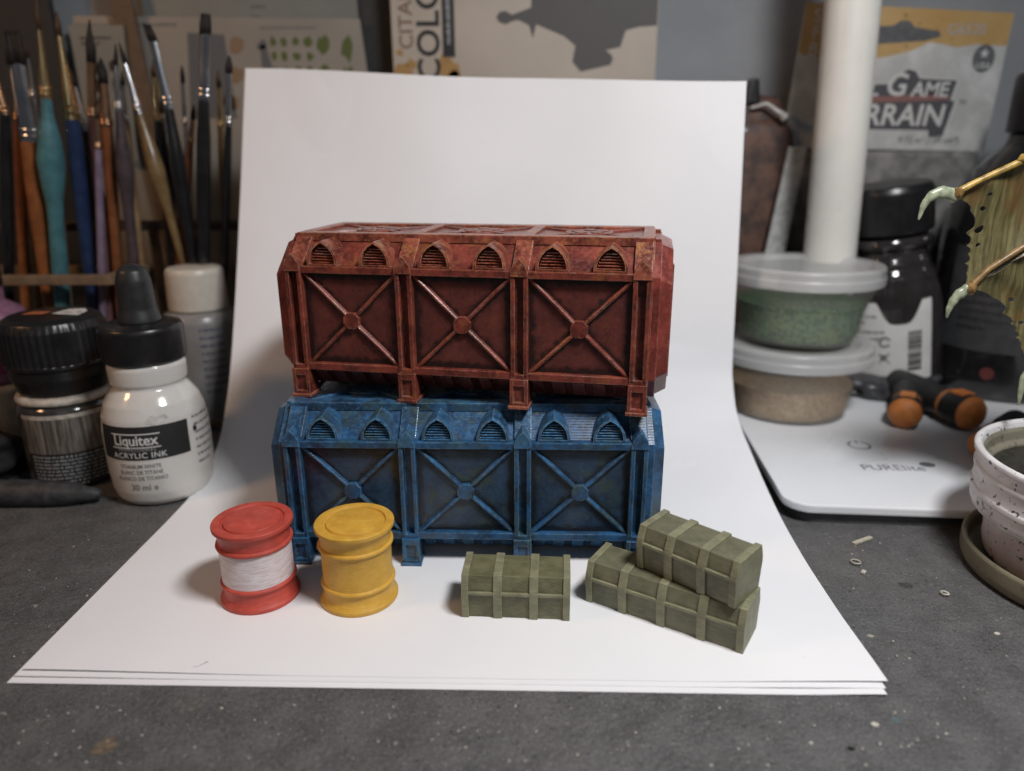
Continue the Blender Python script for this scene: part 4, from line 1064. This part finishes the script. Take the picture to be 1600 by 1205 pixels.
tube("wing_bone", [w3(p, 214.8) for p in ((135.9, 81.9), (138.4, 85.2), (141.3, 88.4), (150.3, 94.9), (166.9, 104.0), (181, 111))], [1.3, 1.05, .95, 1.0, 1.3, 2.0], M['wing_joint'], T, 14)
tube("wing_bone", [w3(p, 214.9) for p in ((160.1, 57.7), (166, 64), (176, 71), (188, 76))], [1.2, 1.3, 1.6, 2.0], M['wing_joint'], T, 14)
def claw(pts, r):
    C = catmull([w3(p, 214.4) for p in pts], 5); n = len(C)
    tube("claw", C, [r * (1 - (i / (n - 1)) ** 1.6 * .86) * (1 + .10 * math.sin(i * 1.9)) for i in range(n)], M['claw'], T, 12, .7)
claw([(127.6, 109.4), (122.3, 110.2), (119.0, 107.6), (117.8, 102.7)], 2.0)
claw([(136.0, 82.5), (133.1, 80.4), (131.4, 76.9), (131.1, 73.7)], 1.8)
claw([(160.4, 57.9), (158.4, 53.5), (158.6, 45.6)], 1.7)
for p in ((127.2, 109.8), (136.2, 82.4)): tube("joint", [w3((p[0] - 1.2, p[1] - .5), 214.3), w3(p, 214.2), w3((p[0] + 1.6, p[1] + .9), 214.3)], [1.0, 2.0, 1.1], M['wing_joint'], T, 12)
# the part of the figurine beyond the picture edge: shoulder and body on a round stand
tube("body", [(196, 232, 4), (199, 231, 20), (201, 230, 48), (198, 226, 80), (191, 220, 104), (182, 216, 116), (176, 215, 132)], [11, 9, 12, 14, 10, 6, 2.5], M['wing_skin'], T, 20)
st_ = lathe("stand", rounded([(0, PADZ + .1), (15, PADZ + .1), (15, PADZ + 2.4), (13.5, PADZ + 3.4), (0, PADZ + 3.4)], .5, 2), M['black_plastic'], T, 40)
st_.location = Vector((196, 233, 0)) * MM

# ------------------------------------------------------------------ background: printed card, bag, box, decal sheets
def card_material():
    s = NT("grey_marbled_card")
    n = s.noise(.06, 5, .65, s.mm)
    c = s.mix(s.ramp(n, .4, .65), (.48, .48, .46), (.64, .64, .62))
    return s.set(**{'Base Color': c, 'Roughness': .5})
def orange_material():
    s = NT("spotted_orange_card")
    c = s.mix(s.ramp(s.noise(.05, 3), .3, .7), (.48, .30, .11), (.56, .38, .17))
    c = s.mix(s.ramp(s.noise(.42, 3, .6), .64, .70, 0, .8), c, (.13, .07, .05))
    return s.set(**{'Base Color': c, 'Roughness': .5})
CY = 402
T = thing("terrain_packet", "hanging packet with orange and grey printed card header behind the lamp pole", "packet", (0, 0, 0))
cf = lambda d: (lambda x, y: (x, CY - d, y))
def card_poly(pts, name, mat, y0, y1):
    bm = bmesh.new(); prism_bm(bm, pts, lambda p, k: (p[0], (y0, y1)[k], p[1])); return bm_obj(name, bm, mat, T)
hd = card_poly([(142.2, 123.5), (249.3, 121.5), (252.0, 187.0), (147.5, 192.4)], "header_card", card_material(), CY, CY + .8)
jag = [(146.0, 170), (149, 168), (153, 169), (158, 166), (170, 167), (182, 166), (192, 167.5), (203, 170), (212, 174), (219, 173), (226, 171.5), (236, 173), (251.2, 172)]
shape2d("orange_field", [[(147.5, 192.3), jag[0], jag[1], (160, 191.6)], [(160, 191.6)] + jag[1:6] + [(200, 189.7)], [(200, 189.7)] + jag[5:9] + [(230, 188.2)], [(230, 188.2)] + jag[8:] + [(251.9, 187)]], cf(.1), orange_material(), hd)
shape2d("hang_hole", [[(172, 172.6), (209, 174.5), (217, 176.5), (216, 179), (203, 181), (200, 183.8), (196, 184), (192, 181.6), (172, 181)]], cf(.2), simple("hole_shadow_grey", (.12, .125, .13), .8), hd)
for t_, x_, z_ in (("S", 154.0, 186), ("F", 153.7, 178.4), ("B", 153.2, 170.8)): lettering(t_, 8.5, lambda x, y: (x + x_, CY - .25, y + z_), M['ink_white'], hd, bold=.05)
lettering("G6520", 7.2, lambda x, y: (x + 229.5, CY - .25, y + 179.6), M['ink_silver'], hd)
logo_bg = [[(166, 154), (196, 154.5), (199, 159), (203, 161.5), (207, 160.5), (209.5, 157), (229, 156), (227, 146.5), (229.5, 146), (226, 129), (219, 128.5), (218, 132), (164, 133)]]
shape2d("logo_outline", [[((x - 197) * 1.035 + 197, (z - 146) * 1.06 + 146) for x, z in logo_bg[0]]], cf(.2), M['ink_white'], hd)
shape2d("logo_field", logo_bg, cf(.3), ink("slate_print", (.085, .085, .095)), hd)
shape2d("logo_red_line", [[(166, 145.0), (226, 146.6), (226, 149.5), (166, 148)]], cf(.4), ink("faded_red_print", (.27, .13, .12)), hd)
sk = lambda X, Z: (lambda x, y: (X + x + y * .12, CY - .5, Z + y + x * -.015))
lettering("ALL", 9.6, sk(181.5, 152.0), M['ink_white'], hd, bold=.22); lettering("G", 15, sk(198.5, 153.6), M['ink_white'], hd, bold=.26); lettering("AME", 9.8, sk(215.8, 151.4), M['ink_white'], hd, bold=.22)
lettering("TERRAIN", 14.4, sk(196.5, 139.0), M['ink_white'], hd, bold=.3, sx=1.0); lettering("TM", 3.0, sk(233.5, 145.5), M['ink_grey'], hd)
shape2d("flag_badge", [circle2d(240.5, 166.3, 5.6, 24, 6.6)], cf(.2), ink("badge_grey", (.12, .125, .13)), hd)
star = [(240.5 + (2.6 if i % 2 == 0 else 1.1) * math.sin(R(36 * i)), 168.6 + (2.6 if i % 2 == 0 else 1.1) * math.cos(R(36 * i))) for i in range(10)]
shape2d("badge_star", [star], cf(.3), M['ink_white'], hd); lettering("USA", 4.0, sk(240.5, 162.8), M['ink_white'], hd, bold=.06)
lettering("9.72 in\u00b3 (159 cm\u00b3)", 4.4, sk(219, 127.0), M['ink_grey'], hd)
bm = bmesh.new(); box_bm(bm, (198, CY + 3, 95), (98, 9, 54), 3.0); bm_obj("packet_body", bm, simple("grey_filled_film", (.25, .245, .235), .35, .2, .12, bump=.4, bscale=.5), T)
bm = bmesh.new(); box_bm(bm, (200, CY + 3, 36), (96, 14, 68), 4.0); bm_obj("packet_bottom", bm, simple("dark_filled_film", (.07, .065, .06), .35, .2, .12, bump=.4, bscale=.5), T)
# white strip leaning behind the tubs
o = mesh("plastic_strip", [(132.6, 384, 64), (144.0, 384, 64), (150.5, 388, 124), (141.4, 388, 124), (132.6, 386, 64), (144.0, 386, 64), (150.5, 390, 124), (141.4, 390, 124), ], [(0, 1, 2, 3), (5, 4, 7, 6), (0, 4, 5, 1), (1, 5, 6, 2), (2, 6, 7, 3), (3, 7, 4, 0)], simple("white_strip_plastic", (.52, .52, .50), .35), None)
for v in o.data.vertices:
    if v.co.z < .07: v.co.z = 8 * MM; v.co.x -= 8.5 * MM; v.co.y -= 3.5 * MM
tag(o, "white plastic strip leaning against the packet, left of the lamp pole", "strip")
# rusty scenery bag
bm = bmesh.new(); bmesh.ops.create_grid(bm, x_segments=16, y_segments=34, size=1)
bm2 = bmesh.new(); bmesh.ops.create_icosphere(bm2, subdivisions=4, radius=1)
rn = random.Random(14); ph = [(rn.uniform(.8, 2.6), Vector((rn.uniform(-1, 1), rn.uniform(-1, 1), rn.uniform(-1, 1))).normalized(), rn.uniform(0, 6)) for _ in range(12)]
bm.free()
for v in bm2.verts:
    c = v.co.copy(); sgn = lambda t, e: math.copysign(abs(t) ** e, t)
    k = 1 + sum(.025 * math.sin(f_ * 4 * c.dot(d_) + p_) for f_, d_, p_ in ph)
    v.co = Vector((sgn(c.x, .45) * 19 * k, c.y * 8 * k * (1 - .4 * max(0, c.z)), sgn(c.z, .5) * 70 * k + 75))
def rusty():
    s = NT("rust_scatter")
    n = s.noise(.12, 5, .7); n2 = s.noise(.8, 4, .7)
    c = s.mix(s.ramp(n, .35, .62), (.045, .028, .024), (.15, .075, .050)); c = s.mix(s.ramp(n2, .5, .7, 0, .6), c, (.085, .045, .035))
    c = s.mix(s.ramp(s.noise(.05, 3, .6), .58, .68, 0, .7), c, (.28, .10, .025))
    return s.set(**{'Base Color': c, 'Roughness': .5, 'Normal': s.bump(n2, .6, .6), 'Coat Weight': .3, 'Coat Roughness': .15})
T = thing("scatter_bag", "clear bag of rust brown scatter with a black clip, right of the paper", "bag", (132, 402, 0))
bm_obj("bag", bm2, rusty(), T, True)
box("clip", (-7.5, 0, 151), (8, 7, 13), M['black_plastic'], T, 1.5, None, (.6, .8))
tube("twist_tie", [(-9, -5, 143), (-2, -7, 145), (4, -8, 141), (8, -8.5, 138)], [.8, .9, 1.2, 2.6], simple("pale_tie", (.55, .53, .50), .35), T, 10)
# printed box
T = thing("paint_box", "cream printed cardboard box standing against the wall behind the paper", "box", (0, 0, 0))
M['box'] = simple("cream_box_card", (.46, .40, .335), .5, .06, .02)
box("carton", (7.2, 411, 108), (134, 18, 216), M['box'], T, .6)
bf = lambda X, Z: (lambda x, y: (X - y, 401.85, Z + x))                # print turned to read upwards
lettering("COLOUR", 16.2, bf(-40.8, 190.4), M['ink_black'], T, bold=.28, sx=1.0, spacing=1.02)
lettering("CITADEL", 10.0, bf(-52.2, 191.5), M['ink_brown'], T, bold=.10)
shape2d("print_band", [[(-34.2, 168), (-28.0, 168), (-28.0, 216), (-34.2, 216)]], lambda x, y: (x, 401.85, y), M['ink_black'], T)
rr = random.Random(31)
shape2d("lettering", [[(-y_, x_) for x_, y_ in q] for q in word_bars(1, 174, 215, 30.2, 2, 2.2, rr)], lambda x, y: (x, 401.75, y), M['ink_silver'], T)
spl = []
rr = random.Random(2)
for cx, cz, r_ in ((-55, 161, 4.5), (-50, 165, 2.4), (-56, 170, 1.6), (-31, 162, 5.0), (-34, 167, 2.4), (-28, 158, 3.5), (-46, 157, 3)):
    spl.append([(cx + r_ * (1 + .3 * rr.uniform(-1, 1)) * math.cos(R(30 * i)), cz + r_ * (1 + .35 * rr.uniform(-1, 1)) * math.sin(R(30 * i))) for i in range(12)])
shape2d("orange_splash", spl, lambda x, y: (x, 401.9, y), ink("amber_splash", (.38, .22, .07)), T)
silh = [(-7.1, 186.2), (-5.5, 188.6), (-2.3, 189.1), (0.8, 187.4), (10.3, 190.5), (11, 200), (73.6, 200), (73.6, 182.2), (64.4, 181.6), (58, 180), (55.6, 172.4), (48.3, 171), (51, 169), (52.2, 167), (50.8, 164.1), (42.7, 162.4), (35.7, 161.0), (31.4, 165.7), (32.8, 173.1), (27, 177.5), (18, 181.0), (13, 183), (11.2, 176.4), (9.4, 182.5), (4, 185.0), (0.8, 184.4), (-2.3, 183.0), (-5.5, 183.8)]
shape2d("printed_silhouette", [silh], lambda x, y: (x, 401.9, y), ink("smoky_print", (.085, .08, .078)), T)
# decal sheets
def sheet_flat(name, label, pts, mat, y):
    bm = bmesh.new(); prism_bm(bm, pts, lambda p, k: (p[0], (y, y + .4)[k], p[1])); o = bm_obj(name, bm, mat, None)
    return tag(o, label, "decal sheet", "decal sheets on the wall")
M['decal_paper'] = simple("dull_beige_decal_paper", (.30, .275, .24), .45, .05, .02); M['decal_grey'] = simple("grey_green_decal_paper", (.21, .22, .205), .45, .05, .02)
d1 = sheet_flat("decal_sheet", "beige decal sheet with rows of small green motifs behind the brushes", [(-232, 60), (-66, 60), (-78.0, 188.1), (-226, 190.2)], M['decal_paper'], 416)
def at1(x, y): return (x, 415.8, y)
rr = random.Random(6); mot = []
def blob(cx, cz, rx, rz_, n=11, j=.35): return [(cx + rx * (1 + j * rr.uniform(-1, 1)) * math.cos(2 * math.pi * i / n), cz + rz_ * (1 + j * rr.uniform(-1, 1)) * math.sin(2 * math.pi * i / n)) for i in range(n)]
for row in range(6):
    z_ = 177.5 - row * 7.2
    for cx in (-124, -118.5, -112, -105.5): mot.append(blob(cx * 1.0, z_, 1.5 if cx < -117 else 2.1, 2.3))
    if row % 2 == 0: mot.append(blob(-98.0, z_ - 1.5, 3.6, 4.6)); mot.append(blob(-85.5, z_ - 4, 3.0, 6.0))
shape2d("green_motifs", mot, at1, M['ink_green'], d1)
shape2d("lettering", word_bars(1, -225, -138, 185.2, 2, 1.4, rr), at1, M['ink_grey'], d1); shape2d("lettering", word_bars(1, -130, -81, 183.6, 2, 1.2, rr), at1, M['ink_grey'], d1)
shape2d("faded_motifs", [blob(-143 - 3 * k, 176 - 14 * k, 5, 4) for k in range(3)], at1, ink("faint_orange", (.25, .16, .10)), d1)
shape2d("dark_motifs", [[(-168, 182), (-149, 181), (-147, 140), (-172, 140)], blob(-130, 176, 2.2, 2.6), [(-131, 176), (-128, 176), (-122, 150), (-131, 150)]], at1, ink("slate_motif", (.115, .12, .125)), d1)
d2 = sheet_flat("decal_sheet", "grey green decal sheet peeking above the beige one at the picture top", [(-192, 170), (-79, 170), (-80.5, 240), (-189.5, 240)], M['decal_grey'], 420)
shape2d("lettering", word_bars(2, -135, -126, 194, 5, 1.6, rr), lambda x, y: (x, 419.8, y), M['ink_grey'], d2)
d3 = sheet_flat("decal_sheet", "pale decal strip with black motifs behind the teal and navy brushes", [(-224, 120), (-200, 118), (-197, 184.5), (-225, 184.5)], M['decal_grey'], 408)
shape2d("black_motifs", [blob(-206 + 9 * (k % 2) - 8, 165 - 9 * (k // 2), 2.8, 3.4) for k in range(8)] + word_bars(2, -220, -204, 178, 2.6, 1.2, rr), lambda x, y: (x, 407.8, y), M['ink_black'], d3)
o = box("wooden_lath", (-192, 411, 120), (11, 3, 240), simple("brown_lath_wood", (.13, .085, .055), .6), None, .4, Matrix.Rotation(R(-4), 3, 'Y')); tag(o, "brown wooden lath standing behind the brushes, over the decal sheets", "lath")
# dark board at far left
o = box("dark_backing", (-310, 414, 120), (150, 4, 240), simple("dark_board_paint", (.030, .030, .031), .7), None, .5); tag(o, "dark board leaning on the wall at the upper left", "board")
o = box("dark_backing", (-71, 423.5, 110), (46, 3, 220), simple("charcoal_strip", (.035, .034, .033), .7), None, .5); tag(o, "narrow charcoal strip between the decal sheet and the cream box", "board")  # plain narrow dark strip set in front of the wall

# dark fibre lying on the paper's front edge
fp = [(-79.5, 149.9, .75), (-78.9, 150.2, .8), (-78.3, 150.1, .78), (-77.8, 150.6, .8), (-77.1, 151.1, .86), (-76.7, 151.8, .9), (-76.2, 151.7, .82)]
o = tube("fibre", [(p.x, p.y, p.z) for p in catmull(fp, 4)], [.06] * 25, simple("dark_fibre", (.26, .25, .27), .8), None, 6); tag(o, "tiny dark fibre lying on the paper near its front left edge", "fibre")
# ------------------------------------------------------------------ crumbs and flecks on the table
M['fleck'] = simple("pale_fleck", (.52, .49, .42), .5)
rn = random.Random(77); V = []; F = []
def fleck(x, y, r, h):
    n = rn.randint(4, 6); b = len(V); ph_ = rn.uniform(0, 6)
    for i in range(n):
        a = ph_ + 2 * math.pi * i / n; q = r * rn.uniform(.6, 1.2); V.append((x + q * math.cos(a), y + q * math.sin(a), .02))
    for i in range(n):
        a = ph_ + 2 * math.pi * i / n; q = r * rn.uniform(.4, .8); V.append((x + q * math.cos(a), y + q * math.sin(a), h))
    F.append(tuple(b + n + i for i in range(n)))
    for i in range(n): F.append((b + i, b + (i + 1) % n, b + n + (i + 1) % n, b + n + i))
for _ in range(900):
    x = rn.uniform(-150, 175); y = rn.choice((rn.uniform(108, 143), rn.uniform(108, 222)))
    if -123 < x < 90 and y > 139: continue
    if math.hypot(x - 173.5, y - 188) < 38: continue
    fleck(x, y, rn.choice((.10, .12, .14, .18, .22, .34)), .12)
o = mesh("paint_crumbs", V, F, M['fleck']); tag(o, "scattered tiny pale paint crumbs on the dark table", "crumbs", kind="stuff")
def curl(label, x, y, r, mat):
    pts = [(x + r * math.cos(a), y + r * math.sin(a), .45 + .1 * a) for a in [k * .35 for k in range(16)]]
    o = tube("plastic_curl", pts, [.28] * len(pts), mat, None, 8); return tag(o, label, "curl", "plastic curls on the table")
M['curl'] = simple("pale_curl_plastic", (.42, .39, .32), .4)
curl("small pale plastic curl on the table between paper and tin", 106.2, 197.1, 1.5, M['curl'])
curl("tiny white plastic curl on the table in front of the saucer", 124.1, 180.2, 1.1, M['fleck'])
def scrap(name, label, cat, c, s, rz, mat):
    o = box(name, (0, 0, s[2] / 2), s, mat, None, min(s) * .3); o.location = Vector((c[0], c[1], .05)) * MM; o.rotation_euler = (0, 0, rz); return tag(o, label, cat)
scrap("plastic_sliver", "cream plastic sliver on the table near the lamp base", "sliver", (114.2, 210.3), (8.6, 1.5, .9), R(28), simple("cream_sliver", (.46, .43, .33), .5))
scrap("plastic_bit", "white plastic bit on the table below the pale curl", "bit", (106, 191.7), (1.9, 1.3, .8), R(50), M['fleck'])
def stain(label, x, y, rx, ry, mat, seed):
    r_ = random.Random(seed); n = 26
    k = [1 + .18 * r_.uniform(-1, 1) for _ in range(n)]
    pts = [(x + rx * k[i] * math.cos(2 * math.pi * i / n), y + ry * k[i] * math.sin(2 * math.pi * i / n)) for i in range(n)]
    bm = bmesh.new(); prism_bm(bm, pts, lambda p, q: (p[0], p[1], (.005, .09)[q])); o = bm_obj("paint_stain", bm, mat); return tag(o, label, "stain", "dried paint stains on the table")
def stain_mat(name, c):
    s = NT(name); n = s.noise(.8, 4, .7)
    return s.set(**{'Base Color': s.mix(s.ramp(n, .35, .7), tuple(q * .45 for q in c), c), 'Roughness': .65, 'Normal': s.bump(s.noise(1.2, 3), .4, .2)})
stain("round grey dried paint stain just before the paper's front edge, left", -75.1, 138.3, 3.9, 2.9, stain_mat("grey_stain", (.15, .145, .135)), 1)
stain("cream and rust dried paint stain at the lower left", -88.2, 125.6, 2.2, 2.6, stain_mat("cream_stain", (.20, .155, .105)), 2)
stain("white round paint drop at the lower right", 80.6, 130.9, .85, .7, M['fleck'], 3)
stain("pale blue paint drop beside the white one at the lower right", 85.8, 132.2, .9, .8, stain_mat("blue_stain", (.14, .22, .24)), 4)
stain("faint grey oval paint stain between paper and saucer", 115.4, 185.2, 2.2, 1.5, stain_mat("faint_stain", (.085, .083, .08)), 5)
stain("small cream paint drop near the paper's right front edge", 94.1, 161.9, .8, .6, M['curl'], 6)
stain("small white paint drop in front of the saucer", 128.0, 162.7, .8, .6, M['fleck'], 7)
stain("small black paint drop at the bottom right of the table", 72.1, 124.0, .9, .55, M['black_plastic'], 8)
